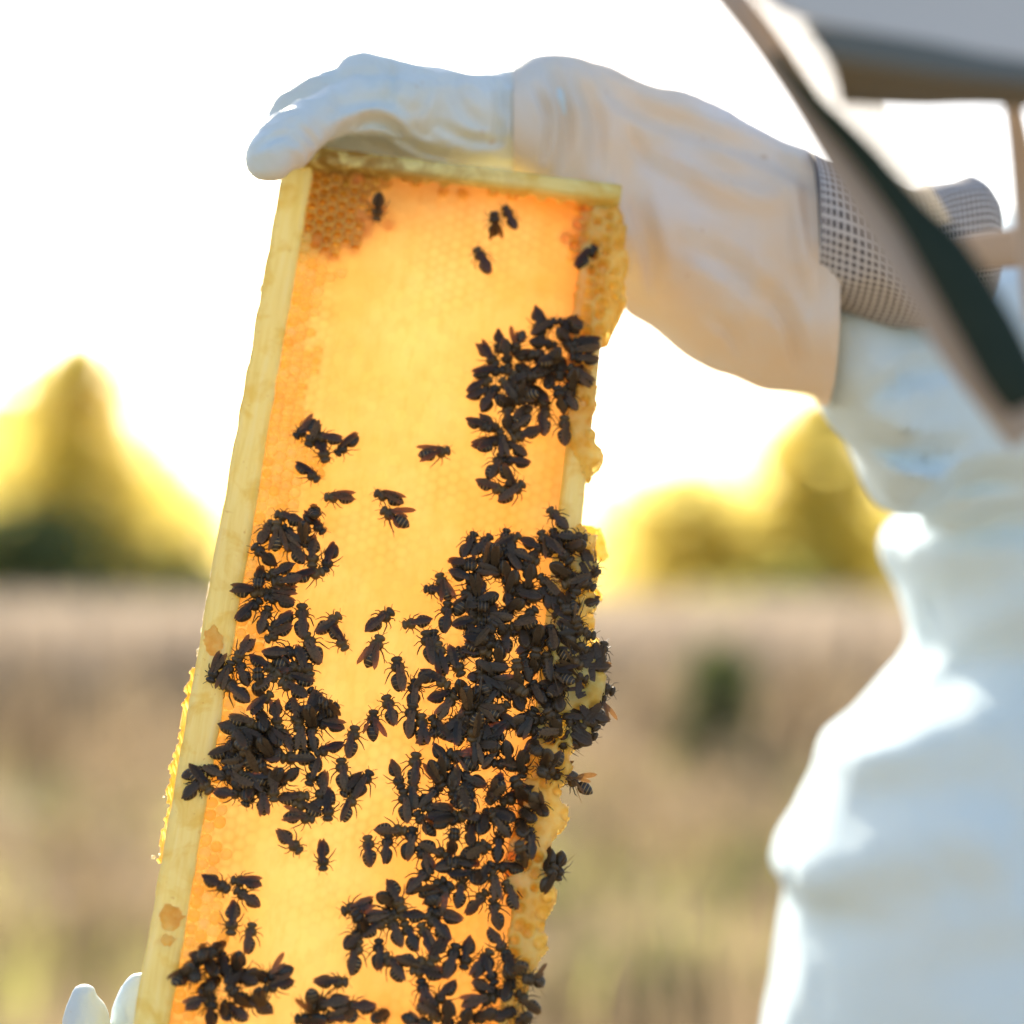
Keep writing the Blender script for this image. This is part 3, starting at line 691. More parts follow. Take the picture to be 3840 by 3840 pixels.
patch(600, 1500, s, 'scatter', '1240 620 1100 510; 1340 775 1570 780; 1740 750 1960 830; 1800 880 2010 1010')
s = .31056
patch(750, 1900, s, 'ring', '''950 80 1220 160; 1460 290 1240 60; 1400 200 1370 60; 1290 370 1290 200; 830 210 710 440; 910 200 910 550; 1010 230 1260 460; 1010 420 1255 680;
 1350 690 1370 340; 680 490 880 650; 1510 740 1620 420''')
patch(750, 1900, s, 'leftmid', '''810 830 1140 680; 1475 790 1110 880; 890 900 1230 840; 710 990 730 780; 740 1040 365 1010; 800 1030 1165 1020; 800 1110 1145 1190; 720 1130 440 1370;
 820 1210 710 1520; 850 1450 1100 1260; 820 1600 1130 1440; 1220 1190 1220 1580; 1660 1290 1380 1500; 1730 1700 1550 1420''')
patch(750, 2350, s, 'leftmid', '''1290 90 1480 430; 1160 300 750 290; 1340 560 1200 210; 1210 480 860 380; 870 520 590 350; 420 370 610 110; 130 630 280 310; 480 400 600 690;
 370 460 270 720; 300 640 600 900; 690 540 700 760; 930 580 680 760; 1010 600 1370 680; 980 680 1290 860''')
patch(750, 2350, s, 'leftbig', '''840 820 620 1040; 920 1180 880 890; 1170 1180 1100 830; 1270 1080 1430 770; 1340 1110 1300 960; 1400 1160 1750 1220; 1430 930 1580 1020;
 1430 1520 1730 1430; 1330 1190 1380 1490; 600 1240 220 1160; 640 1200 370 1120; 730 1100 800 1300; 960 1230 1130 1490; 880 1300 1010 1470; 1180 1150 1180 1500; 470 1440 110 1570;
 650 1480 370 1600; 640 1330 800 1440; 560 1300 620 1520; 720 1560 990 1560; 1000 1560 1400 1560; 1300 1860 1400 1560; 1000 1840 1220 1760; 850 1900 990 1700; 570 1590 300 1700;
 330 1800 60 1680; 690 1640 820 1820; 520 1780 780 1900; 520 1480 640 1700; 450 1360 560 1560; 820 1500 700 1380''')
patch(600, 2500, .4658, 'leftbig', '''380 1000 210 800; 650 1010 430 990; 720 950 695 1100; 810 980 820 1185; 910 1060 900 850; 1180 1040 940 1080; 1270 1070 1310 830; 1360 1215 1370 970;
 1445 750 1465 1000; 1580 490 1530 735; 1690 850 1570 1060; 1570 1040 1475 1245; 1080 1100 1300 1190; 1220 1230 980 1200; 600 880 760 960; 540 830 660 980''')
patch(600, 2500, .4658, 'midlow', '1730 360 1710 600; 1820 240 1890 470; 1120 1470 950 1300; 1320 1610 1320 1390; 1680 1370 1710 1610; 1840 1360 1815 1580')
patch(600, 2500, .4658, 'cross', '590 1720 815 1740; 530 1790 370 1695; 620 1790 810 1920')
patch(600, 3240, s, 'cross', '830 820 860 430; 1110 740 1050 1080')
patch(1250, 2200, s, 'centre', '690 290 385 530; 870 440 1190 380; 570 610 405 975; 745 870 800 1265')
patch(1250, 2200, s, 'main', '''1110 520 1180 970; 1270 640 1390 1100; 980 1180 1180 1010; 1370 1200 1050 1030; 980 1150 960 1430; 950 1420 880 1830; 1050 1550 1070 1910; 1180 1580 1390 1860;
 1560 1030 1430 690; 1450 1270 1160 1370; 1450 1330 1240 1570; 1600 1280 1480 1130; 1650 1440 1760 1240; 1640 1430 1610 1230; 1450 1600 1720 1490; 1560 1560 1510 1920; 1730 1800 1690 1550; 1870 1370 1830 1080''')
patch(1500, 1900, .4658, 'main', '''1220 30 1350 170; 720 230 575 380; 960 230 760 320; 660 450 720 300; 770 430 780 320; 590 500 450 440; 620 600 395 515; 790 510 620 490; 640 690 610 540;
 850 340 970 490; 1100 420 920 330; 1130 200 1220 400; 1370 430 1180 250; 1490 240 1270 220; 1330 520 1200 470; 1410 320 1510 340; 1560 450 1500 370; 1330 620 1520 550; 1130 570 1270 720;
 1440 690 1500 600; 1470 790 1560 760; 1030 620 1050 470; 860 580 830 440; 900 660 940 520; 980 680 1140 740; 560 640 430 870; 640 900 420 960; 310 545 380 760; 370 770 340 1010;
 720 850 900 880; 700 820 560 770; 900 800 1010 760; 1080 830 940 930; 960 960 1110 950; 1330 880 1310 740; 1480 990 1290 950; 1430 920 1390 800; 870 970 870 1160; 1090 1080 1130 960;
 820 1000 700 900; 600 1000 760 1040; 780 1120 510 1060; 700 1190 530 1100; 820 1240 800 1120; 680 1260 860 1290; 1000 1000 1020 1150; 1220 1010 1250 1170; 1100 1160 1080 1290;
 1010 1210 1060 1400; 1170 1200 1200 1400; 1450 1250 1290 1150; 1480 1110 1340 1030; 940 1260 960 1420; 760 1370 930 1420; 640 1340 700 1530; 1620 1280 1530 1200; 1690 1400 1560 1350;
 1480 1350 1310 1290; 1260 1370 1400 1440; 1640 1470 1480 1400; 1380 1500 1560 1530; 1300 1450 1200 1560; 1100 1450 1170 1600; 930 1480 1000 1640; 860 1580 680 1720; 640 1620 800 1700;
 1270 1540 1300 1680; 1430 1600 1580 1640; 1330 1660 1480 1730; 1150 1700 900 1690; 900 1730 720 1830; 1060 1670 960 1860; 1240 1800 1090 1830; 1360 1740 1450 1830; 1180 1650 1270 1760;
 1560 1780 1430 1700; 610 1690 640 1900; 1580 1560 1610 1680; 660 760 800 720; 760 980 640 1100; 730 1330 600 1250; 1000 1530 870 1440''')
patch(1650, 2400, .36232, 'lowright', '''590 1100 430 1300; 100 1160 420 1310; 570 1280 850 1320; 720 1260 680 1040; 870 1330 870 1130; 1000 1250 970 1130; 1150 1370 1270 1180; 1110 1250 1130 1160;
 1290 1070 1450 1060; 1020 1430 1090 1280; 1220 1420 1370 1420; 1390 1430 1540 1510; 650 1690 1000 1540; 540 1620 640 1400; 990 1700 900 1620; 1010 1720 1100 1870; 130 1600 100 1380;
 190 1690 330 1480; 200 1370 490 1490; 60 1400 30 1200; 370 1020 410 1290; 480 1090 640 1130; 770 1450 860 1600; 640 1780 780 1900; 330 960 380 770''')
patch(1250, 2700, s, 'lowright', '''980 410 930 800; 800 800 680 480; 830 860 860 1240; 860 1310 490 1290; 940 1310 870 1690; 990 1130 1210 1420; 960 760 990 1050; 1270 800 1010 1040;
 1090 1060 1460 1090; 1480 1200 1130 1170; 1440 1220 1200 1300; 1370 1610 1050 1450; 1020 1560 1170 1850; 1380 560 1210 310; 1300 720 1160 500; 1440 900 1470 560; 1600 800 1470 1010; 1640 860 1640 1150''')
patch(1500, 2900, .33644, 'lowright', '''640 470 900 500; 960 480 900 700; 780 600 760 830; 1080 450 1270 550; 1050 470 1230 720; 1100 680 1080 980; 1340 600 1380 760; 1420 470 1520 600;
 1430 640 1450 970; 1300 800 1350 960; 920 770 660 930; 940 850 730 970; 560 1000 800 1000; 720 970 380 1080; 330 1070 60 1335; 480 1170 190 1355; 560 1250 280 1480; 620 640 570 840;
 830 1130 560 1140; 700 1180 640 1500; 860 1150 760 1250; 1000 1060 860 1270; 940 1310 710 1550; 1080 1050 1390 1070; 1010 1110 1060 1420; 1060 1400 1140 1740; 1180 1220 1300 1510;
 1700 1100 1740 880; 1660 1090 1580 1260; 1810 1090 1840 900; 340 1530 690 1650; 700 250 760 460; 1080 120 1020 330; 1060 260 1180 130''')
patch(600, 3240, s, 'botleft', '''960 1270 1000 1050; 570 1130 680 1000; 620 1230 360 1110; 560 1200 560 1090; 760 1160 850 1400; 330 1330 480 1260; 480 1440 400 1280; 300 1360 190 1510;
 630 1260 720 1400; 950 1350 770 1470; 1200 1330 1020 1300; 1260 1380 1620 1240; 1300 1520 1610 1400; 1000 1400 1180 1500; 600 1440 480 1600; 620 1600 300 1730; 640 1640 620 1930;
 770 1700 1050 1870; 790 1800 830 1950; 850 1480 1000 1620; 1030 1600 1370 1780; 1210 1620 1180 1480; 700 1500 560 1560''')
patch(1050, 3240, s, 'flower', '''770 550 1135 440; 880 600 980 760; 900 850 750 1020; 1330 420 1150 360; 1470 540 1300 190; 1380 580 990 640; 1260 700 1010 880; 1400 620 1760 640;
 1330 650 1460 1000; 1500 720 1660 1050; 1690 740 1840 1080; 1780 620 2060 920; 960 940 880 1350; 1170 930 1150 1280; 1260 1110 1490 1420; 1790 1190 1400 1100''')
patch(1050, 3240, s, 'bottom', '785 1440 400 1430; 380 1700 375 1490; 400 1700 850 1620; 790 1720 1160 1720; 280 1850 560 1880; 590 1850 850 1800; 860 1800 900 1950; 1210 1840 1080 1930')
patch(1500, 3240, s, 'botright', '''150 1290 530 1340; 400 1180 560 930; 680 990 560 1390; 790 1240 880 870; 1090 1060 880 1380; 1130 1400 1020 1120; 1260 1060 1070 770; 1290 1150 1340 1380;
 1360 1300 1560 1240; 440 1690 700 1420; 1180 1560 870 1440; 1130 1620 730 1680; 1340 1480 1270 1700; 590 1900 620 1650; 740 1930 840 1720; 1480 1400 1700 1400; 1450 1560 1700 1780;
 1300 1800 1100 1900; 1560 1800 1450 1900; 1000 1850 1200 1800; 250 1410 350 1780; 380 1820 190 1700; 360 1930 0 1840''')

WHERE = {'top': 'near the top of the comb', 'upper': 'upper right cluster', 'uplow': 'tail hanging under the upper cluster',
 'scatter': 'alone on bare capped comb', 'trio': 'small left knot above the ring', 'ring': 'ring shaped cluster', 'leftmid': 'loose left cluster',
 'leftbig': 'dense lower left cluster', 'midlow': 'gap between left and right clusters', 'cross': 'small knot over shiny cells', 'centre': 'centre of the comb',
 'main': 'largest right cluster', 'lowright': 'lower right cluster', 'botleft': 'bottom left cluster', 'flower': 'star shaped cluster near the bottom',
 'bottom': 'row at the picture bottom', 'botright': 'bottom right corner cluster'}
def heading(hx, hy, tx, ty):
    a = math.degrees(math.atan2(-(hy - ty), hx - tx)) % 360
    return ['right', 'up-right', 'up', 'up-left', 'left', 'down-left', 'down', 'down-right'][int(((a + 22.5) % 360) // 45)]
def bees():
    info = []; placed = []
    bycl = {}
    for k, (hx, hy, tx, ty, cl) in enumerate(PATCH): bycl.setdefault(cl, []).append(k)
    for k, (hx, hy, tx, ty, cl) in enumerate(PATCH):
        rnd = random.Random(k * 17 + 5)
        a = Vector(uv(hx, hy, .004)); b = Vector(uv(tx, ty, .004)); c = (a + b) / 2; L = (a - b).length; ang = math.atan2(a.y - b.y, a.x - b.x)
        nom = .0130; fs = max(.4, min(1, L / .0098)); tilt = math.acos(fs) * (1 if rnd.random() < .7 else -1)
        sc = max(1.0, min(1.2, L / nom * 1.10)) if fs >= 1 else rnd.uniform(1.0, 1.1)
        over = sum(1 for q in placed if (q[0] - c).length < .0055); lvl = min(over, 3)
        h = -.0008 + .0022 * lvl
        if c.x > UC1: h += .002
        beyond = c.x - (UR + .001)
        if beyond > 0: h -= min(.012, beyond * 1.1)
        placed.append((c, lvl))
        info.append((k, cl, c, ang, tilt, sc, h, L))
    ext = {}
    for cl, ks in bycl.items():
        if len(ks) < 2: continue
        cen = {k: ((PATCH[k][0] + PATCH[k][2]) / 2, (PATCH[k][1] + PATCH[k][3]) / 2) for k in ks}
        for nm, fn in (('topmost', lambda k: cen[k][1]), ('lowest', lambda k: -cen[k][1]), ('leftmost', lambda k: cen[k][0]), ('rightmost', lambda k: -cen[k][0])):
            q = [k for k in ks if k not in ext]
            if q: ext[min(q, key=fn)] = nm
    dense = {'main', 'lowright', 'leftbig', 'upper', 'botright', 'botleft', 'leftmid'}
    order = sorted((q for q in info if q[1] in dense and q[0] not in ext), key=lambda q: q[7] + .0006 * q[6] / .0022 * 3)
    rest = {q[0] for q in order[:max(0, len(info) - 298)]}; SV, SF, SMI, nb = [], [], [], 0
    used = {}
    for (k, cl, c, ang, tilt, sc, h, L) in info:
        rnd = random.Random(k * 31 + 3); hx, hy, tx, ty, _ = PATCH[k]
        body = bodies[k % 5]
        lift = abs(math.sin(tilt)) * .0042
        loc = Matrix.Translation((c.x, c.y, h + lift)) @ Matrix.Rotation(ang, 4, 'Z') @ Matrix.Rotation(tilt, 4, 'Y') @ Matrix.Rotation(rnd.uniform(-.32, .32), 4, 'X') @ Matrix.Scale(sc, 4)
        if c.x > UR + .001: loc = Matrix.Translation((c.x, c.y, h + .001)) @ Matrix.Rotation(ang, 4, 'Z') @ Matrix.Rotation(rnd.uniform(.2, .8), 4, 'X') @ Matrix.Scale(sc, 4)
        loc = loc @ Matrix.Translation((.0006, 0, 0))
        wi = 0 if rnd.random() < .42 else (1 if rnd.random() < .6 else (2 if rnd.random() < .75 else 3))
        if k % 29 == 7 or (c.x > UR and rnd.random() < .5): wi = 4
        if k in rest:
            for me_, mi_ in ((body, 0), (wings[wi][0], 1), (wings[wi][1], 1)):
                T = np.array(FM @ loc); co = np.empty(len(me_.vertices) * 3); me_.vertices.foreach_get('co', co); co = co.reshape(-1, 3) @ T[:3, :3].T + T[:3, 3]
                SV.extend(co.tolist()); SF.extend([tuple(q + nb for q in p.vertices) for p in me_.polygons]); SMI.extend([mi_] * len(me_.polygons)); nb += len(co)
            continue
        o = bpy.data.objects.new('honeybee', body); col.objects.link(o); o.matrix_world = FM @ loc
        for s_ in (0, 1):
            w = bpy.data.objects.new('wing', wings[wi][s_]); col.objects.link(w); w.parent = o
            w.rotation_euler = (rnd.uniform(-.05, .05), rnd.uniform(-.06, .04), rnd.uniform(-.05, .05))
        hd = heading(hx, hy, tx, ty)
        cen = [((PATCH[q][0] + PATCH[q][2]) / 2, (PATCH[q][1] + PATCH[q][3]) / 2) for q in bycl[cl]]
        xs = sorted(p[0] for p in cen); ys = sorted(p[1] for p in cen); mx, my = (hx + tx) / 2, (hy + ty) / 2
        where = ''
        if len(cen) > 8:
            fy = ys.index(my) / len(ys); fx = xs.index(mx) / len(xs)
            if len(cen) > 40:
                where = ['top', 'upper', 'middle', 'lower', 'bottom'][min(4, int(fy * 5))] + ' ' + ['left', 'mid left', 'mid right', 'right'][min(3, int(fx * 4))] + ' part '
            else:
                where = ['upper', 'middle', 'lower'][min(2, int(fy * 3))] + ' ' + ['left', 'right'][min(1, int(fx * 2))] + ' part '
        wg = {0: 'wings folded', 1: 'wings folded', 2: 'wings parted', 3: 'wings open', 4: 'wings spread'}[wi]
        if k in ext: lab = '%s dark bee of the %s' % (ext[k], {'top': 'few near the hand', 'scatter': 'few scattered on bare comb', 'centre': 'few at the centre'}.get(cl, WHERE[cl]))
        elif cl in ('scatter', 'centre', 'top', 'trio', 'midlow', 'cross'): lab = 'dark bee heading %s, %s, %s' % (hd, WHERE[cl], wg)
        else: lab = 'bee heading %s, %s %s, %s' % (hd, (where + 'of the') if where else 'in the', WHERE[cl], wg)
        lab = lab.replace('picture, ', 'picture, ')
        used.setdefault(lab, []).append(o); o['label'] = lab; o['category'] = 'bee'; o['group'] = 'dark honeybees on the comb'
    rf = random.Random(99); src = [q for q in info if q[1] in ('main', 'leftbig', 'upper')]
    rt = [q for q in src if q[1] == 'main' and q[2].x > UC1 - .03]
    for _ in range(135):
        q = rf.choice(rt if _ % 2 else src); uq, vq = q[2].x + rf.uniform(-.005, .005), q[2].y + rf.uniform(-.005, .005)
        T = np.array(FM @ Matrix.Translation((uq, vq, -.0014)) @ Matrix.Rotation(rf.uniform(0, 6.28), 4, 'Z') @ Matrix.Rotation(rf.uniform(-.25, .25), 4, 'Y') @ Matrix.Scale(rf.uniform(.9, 1.02), 4))
        for me_, mi_ in ((bodies[_ % 5], 0), (wings[_ % 2][0], 1), (wings[_ % 2][1], 1)):
            co = np.empty(len(me_.vertices) * 3); me_.vertices.foreach_get('co', co); co = co.reshape(-1, 3) @ T[:3, :3].T + T[:3, 3]
            SV.extend(co.tolist()); SF.extend([tuple(w + nb for w in p.vertices) for p in me_.polygons]); SMI.extend([mi_] * len(me_.polygons)); nb += len(co)
    so = link('honeybees_packed', mesh('honeybees_packed', SV, SF, True, SMI), None, [M['bee'], M['wing']])
    tag(so, 'further dark bees half hidden among the others in the dense clusters', 'bees', kind='stuff')
    dup = sum(len(v) for v in used.values() if len(v) > 1)
    print('bees', len(info), 'shared labels', dup)
    for v in list(used.values()):
        if len(v) < 2: continue
        v.sort(key=lambda x: -x.matrix_world.translation.z); n_ = len(v); base = v[0]['label'].rsplit(',', 1)[0]
        names = {2: ['higher of two', 'lower of two'], 3: ['highest of three', 'middle of three', 'lowest of three']}.get(n_, ['highest of the four', 'second of the four from above', 'third of the four from above', 'lowest of the four', 'fifth'])
        wgs = v[0]['label'].rsplit(',', 1)[1].strip()
        for x, nm in zip(v, names): x['label'] = '%s, %s' % (base, nm)
    for v in used.values():
        for x in v:
            while len(x['label'].split()) > 16 and ' part' in x['label']: x['label'] = x['label'].replace(' part', '', 1)
    for v in used.values():
        if max(len(x['label'].split()) for x in v) > 16: print('LONG', v[0]['label'])
bees()

# ------------------------------------------------------------------ lofted cloth, gloves, the beekeeper
def catmull(P, n):
    P = np.asarray(P, float); m = len(P); ts = np.linspace(0, m - 1, n); out = []
    for t in ts:
        i = min(int(t), m - 2); f = t - i; p0 = P[max(i-1, 0)]; p1 = P[i]; p2 = P[i+1]; p3 = P[min(i+2, m-1)]
        out.append(.5 * (2*p1 + (p2-p0)*f + (2*p0-5*p1+4*p2-p3)*f*f + (3*p1-p0-3*p2+p3)*f**3))
    return np.array(out)
def loft(stations, nring, S=48, ex=2.3, wr=.002, wsc=30, seed=0, aniso=(1, 1, 1), vertical=False, cap=True, uvs=None):
    """stations: (p, lo, hi, depth centre, half depth). horizontal limb: p = photo x, lo/hi = top/bottom y; vertical: p = photo y, lo/hi = left/right x"""
    st = catmull(stations, nring); V_ = []
    for (p, lo, hi, dc, dh) in st:
        mid = (lo + hi) / 2; c = at(p, mid, dc) if not vertical else at(mid, p, dc); hh = (hi - lo) / 2 / FPX * dc
        e1 = CU if not vertical else CX
        for j in range(S):
            a = j * math.tau / S; ca, sa = math.cos(a), math.sin(a)
            x = np.sign(ca) * abs(ca) ** (2 / ex); y = np.sign(sa) * abs(sa) ** (2 / ex)
            V_.append(c + e1 * (hh * x) + CF * (dh * y))
    P = np.array([tuple(v) for v in V_]); n = nring
    cc = P.reshape(n, S, 3).mean(1, keepdims=True); d = P.reshape(n, S, 3) - cc; d /= np.linalg.norm(d, axis=2, keepdims=True) + 1e-9
    q = P * np.array(aniso) * wsc
    fold = fbm(q, 3, seed) + .6 * (1 - np.abs(fbm(q * 1.7 + 3.3, 2, seed + 5)) * 2.4)
    P = P + (d.reshape(-1, 3)) * (fold * wr)[:, None]
    F_ = []
    for i in range(n - 1):
        for j in range(S): F_.append((i*S+j, i*S+(j+1) % S, i*S+S+(j+1) % S, i*S+S+j))
    if cap: F_.append(tuple(range(S))[::-1]); F_.append(tuple((n-1)*S+j for j in range(S)))
    return P, F_
def loft_obj(name, mats, parent, *a, **k):
    uvk = k.pop('uvscale', None); P, F_ = loft(*a, **k); me = mesh(name, P, F_)
    if uvk:
        S = a[2]; lay = me.uv_layers.new(name='UVMap'); n = a[1]
        for poly in me.polygons:
            if len(poly.vertices) != 4: continue
            vs = list(poly.vertices); j0 = min(v % S for v in vs)
            for li, vi in zip(poly.loop_indices, vs):
                j = vi % S
                if j == 0 and (S - 1) in [w % S for w in vs]: j = S
                lay.data[li].uv = (vi // S * uvk[0] / n, j * uvk[1] / S)
    return link(name, me, parent, [mats])
def tubes_remesh(name, chains, voxel, parent, mat, wr=.0008, wsc=60, seed=0, smooth=4, extra=None):
    """union of tapered limbs (point + radius per joint) grown into one continuous skin"""
    V_, F_ = [], []
    def add(P, F): b = len(V_); V_.extend([tuple(p) for p in P]); F_.extend([tuple(i + b for i in f) for f in F])
    S = 20
    for ch in chains:
        pts = [Vector(c[0]) for c in ch]; rad = [c[1] for c in ch]
        A_ = catmull([(*p, r) for p, r in zip(pts, rad)], max(2, 5 * (len(pts) - 1) + 1))
        ring = []; n = len(A_)
        d0 = Vector(A_[1][:3]) - Vector(A_[0][:3]); up = Vector((.3, .2, 1)).normalized(); P = []
        def fr(d):
            d = d.normalized(); a = d.cross(up).normalized(); return a, d.cross(a)
        rows = [(Vector(A_[0][:3]) - d0.normalized() * A_[0][3] * k1, A_[0][3] * k2, d0) for k1, k2 in ((.98, .2), (.8, .6), (.45, .89))]
        for i in range(n):
            d = Vector(A_[min(i+1, n-1)][:3]) - Vector(A_[max(i-1, 0)][:3]); rows.append((Vector(A_[i][:3]), A_[i][3], d))
        d1 = Vector(A_[-1][:3]) - Vector(A_[-2][:3]); rows += [(Vector(A_[-1][:3]) + d1.normalized() * A_[-1][3] * k1, A_[-1][3] * k2, d1) for k1, k2 in ((.45, .89), (.8, .6), (.98, .2))]
        for p, r, d in rows:
            a, c = fr(d)
            for j in range(S): P.append(p + (a * math.cos(j*math.tau/S) + c * math.sin(j*math.tau/S)) * r)
        F = []; m = len(rows)
        for i in range(m - 1):
            for j in range(S): F.append((i*S+j, i*S+(j+1) % S, i*S+S+(j+1) % S, i*S+S+j))
        F.append(tuple(range(S))[::-1]); F.append(tuple((m-1)*S+j for j in range(S)))
        add(P, F)
    for (P, F) in (extra or []): add(P, F)
    me = mesh(name, V_, F_); o = link(name + '_tmp', me)
    md = o.modifiers.new('r', 'REMESH'); md.mode = 'VOXEL'; md.voxel_size = voxel
    ms = o.modifiers.new('s', 'SMOOTH'); ms.iterations = smooth; ms.factor = .6
    dg = bpy.context.evaluated_depsgraph_get(); me2 = bpy.data.meshes.new_from_object(o.evaluated_get(dg)); bpy.data.objects.remove(o)
    n = len(me2.vertices); co = np.empty(n * 3); me2.vertices.foreach_get('co', co); co = co.reshape(-1, 3)
    no = np.empty(n * 3); me2.vertices.foreach_get('normal', no); no = no.reshape(-1, 3)
    f = fbm(co * wsc, 3, seed) + .7 * (1 - np.abs(fbm(co * wsc * 1.4 + 7, 2, seed + 3)) * 2.6)
    co = co + no * (f * wr)[:, None]; me2.vertices.foreach_set('co', co.ravel().astype(np.float32))
    me2.polygons.foreach_set('use_smooth', [True] * len(me2.polygons)); me2.name = name; me2.update()
    return link(name, me2, parent, [mat])

def crease(o, lines):
    """press folds into the cloth's near side: each line = photo points, depth (m, negative = raised fold), width (photo px)"""
    me = o.data; n = len(me.vertices); co = np.empty(n * 3); me.vertices.foreach_get('co', co); co = co.reshape(-1, 3)
    no = np.empty(n * 3); me.vertices.foreach_get('normal', no); no = no.reshape(-1, 3)
    rel = co - np.array(CAM); F = np.array(CF); d = rel @ F; px = 1920 + rel @ np.array(CX) / d * FPX; py = 1920 - rel @ np.array(CU) / d * FPX
    if ((co - co.mean(0)) * no).sum() < 0: no = -no
    face = np.clip(-(no @ F) * 3, 0, 1); dz = np.zeros(n)
    for pts, amp, w in lines:
        P = catmull(pts, 8 * len(pts)); best = np.full(n, 1e9); tt = np.zeros(n)
        for i in range(len(P) - 1):
            a, b = P[i], P[i + 1]; ab = b - a; L = ab.dot(ab) + 1e-9; t = np.clip(((px - a[0]) * ab[0] + (py - a[1]) * ab[1]) / L, 0, 1)
            q = np.hypot(px - a[0] - t * ab[0], py - a[1] - t * ab[1]); m = q < best; best = np.where(m, q, best); tt = np.where(m, (i + t) / (len(P) - 1), tt)
        fade = np.sin(np.clip(tt, 0.02, .98) * np.pi) ** .5; s_ = best / w
        dz += amp * fade * (np.exp(-s_ ** 2) - .45 * np.exp(-((s_ - 1.7) / .8) ** 2)) * face
    co = co + F * dz[:, None]; me.vertices.foreach_set('co', co.ravel().astype(np.float32)); me.update()
person = empty('person', at(4300, 3900, 1.1) * 1.0); person.location.z = 0
tag(person, 'person in a white bee suit, veil and gloves holding up the hive frame', 'person')
PW = Matrix.Translation(-Vector(person.location))
def wear(o):                                       # keep world placement under the person empty
    o.matrix_parent_inverse = PW; return o

# upper glove: palm over the end bar, thumb in front of the corner, four fingers down the back
P_ = lambda x, y, d, r: (at(x, y, d), r)
glove = tubes_remesh('glove', [
    [P_(2020, 440, .950, .0235), P_(1780, 452, .943, .0215), P_(1560, 412, .936, .0215), P_(1375, 345, .930, .0180)],
    [P_(1980, 530, .955, .017), P_(1700, 490, .95, .017), P_(1500, 440, .945, .016)],
    [P_(1900, 600, .950, .010), P_(1600, 570, .950, .010), P_(1400, 540, .948, .011), P_(1240, 520, .948, .011), P_(1160, 500, .948, .010)],
    [P_(1450, 360, .930, .016), P_(1260, 392, .934, .0125), P_(1130, 440, .928, .0105), P_(1050, 510, .915, .0095)],
    [P_(1560, 400, .926, .016), P_(1340, 400, .914, .0125), P_(1190, 450, .900, .0108), P_(1075, 530, .887, .0125), P_(1012, 588, .880, .0110)],     # thumb
    [P_(1420, 325, .940, .014), P_(1262, 350, .924, .0108), P_(1150, 392, .920, .0112), P_(1082, 468, .925, .0104), P_(1090, 560, .957, .009), P_(1130, 680, .957, .009)],       # index
    [P_(1460, 380, .945, .014), P_(1330, 500, .952, .0105), P_(1290, 610, .958, .010), P_(1325, 760, .955, .0092)],                                  # middle
    [P_(1620, 450, .948, .014), P_(1500, 560, .956, .0105), P_(1460, 650, .962, .0098), P_(1480, 780, .958, .009)],                                   # ring
    [P_(1800, 480, .950, .013), P_(1680, 600, .958, .0095), P_(1640, 690, .963, .0088), P_(1640, 780, .958, .008)],                                   # little
    ], .0014, person, M['leather'], .0014, 55, 5, 2)
crease(glove, [([(1270, 500), (1390, 452), (1470, 478), (1540, 545), (1680, 590), (1880, 628)], .0045, 20),
    ([(1230, 470), (1340, 425), (1450, 420), (1520, 470)], -.003, 26), ([(1430, 215), (1470, 290), (1460, 380)], .0022, 18), ([(1560, 240), (1600, 330), (1570, 430)], .0018, 22),
    ([(1700, 270), (1720, 380), (1800, 470)], .002, 26), ([(1850, 290), (1885, 400), (1860, 540)], .0028, 22), ([(1130, 480), (1180, 540), (1190, 600)], .0018, 14), ([(960, 560), (1020, 520), (1080, 500)], .0015, 14),
    ([(1940, 300), (1900, 420), (1930, 560)], -.002, 22), ([(1620, 460), (1760, 520), (1900, 540)], .0022, 20)])
wear(glove); glove['label'] = 'white leather glove gripping the top corner of the frame'
wear(loft_obj('gauntlet', M['gaunt'], person, [(1925, 262, 640, .946, .024), (2000, 243, 700, .952, .029), (2160, 240, 880, .968, .036), (2350, 292, 1150, .982, .044), (2600, 385, 1325, .978, .05),
    (2850, 500, 1430, .970, .05), (3040, 590, 1478, .965, .05), (3090, 612, 1520, .965, .048)], 110, 84, 2.2, .0036, 15, 11, (1.5, 1, .8)))['label'] = 'soiled cream leather gauntlet of the glove'
crease([c for c in person.children if c.name.startswith('gauntlet')][0], [([(2075, 250), (2120, 420), (2110, 640)], .004, 26), ([(2160, 300), (2230, 430), (2240, 620)], .005, 32), ([(2010, 330), (2060, 450), (2040, 600)], .003, 18),
    ([(2270, 330), (2420, 420), (2640, 500), (2900, 600), (3050, 690)], .006, 34), ([(2390, 760), (2440, 930), (2470, 1130)], .005, 34), ([(2480, 560), (2700, 700), (2920, 760)], -.005, 44),
    ([(2550, 900), (2760, 1010), (2900, 1180)], .005, 40), ([(2880, 1080), (2960, 1210), (3010, 1400)], .005, 30), ([(2350, 480), (2440, 620), (2600, 700)], .003, 22), ([(2650, 1180), (2740, 1240), (2800, 1370)], .004, 26),
    ([(2980, 700), (3000, 900), (3040, 1100)], -.003, 24), ([(2290, 700), (2330, 860), (2330, 1080)], -.004, 26)])
wear(loft_obj('vent_cuff', M['vent'], person, [(3030, 594, 1120, .950, .040), (3200, 640, 1180, .945, .04), (3400, 735, 1210, .945, .04), (3520, 700, 1200, .95, .04), (3640, 684, 1180, .95, .04), (3702, 735, 1130, .95, .03)],
    60, 72, 2.4, .0028, 22, 14, uvscale=(38, 60)))['label'] = 'grey ventilation mesh section of the sleeve'
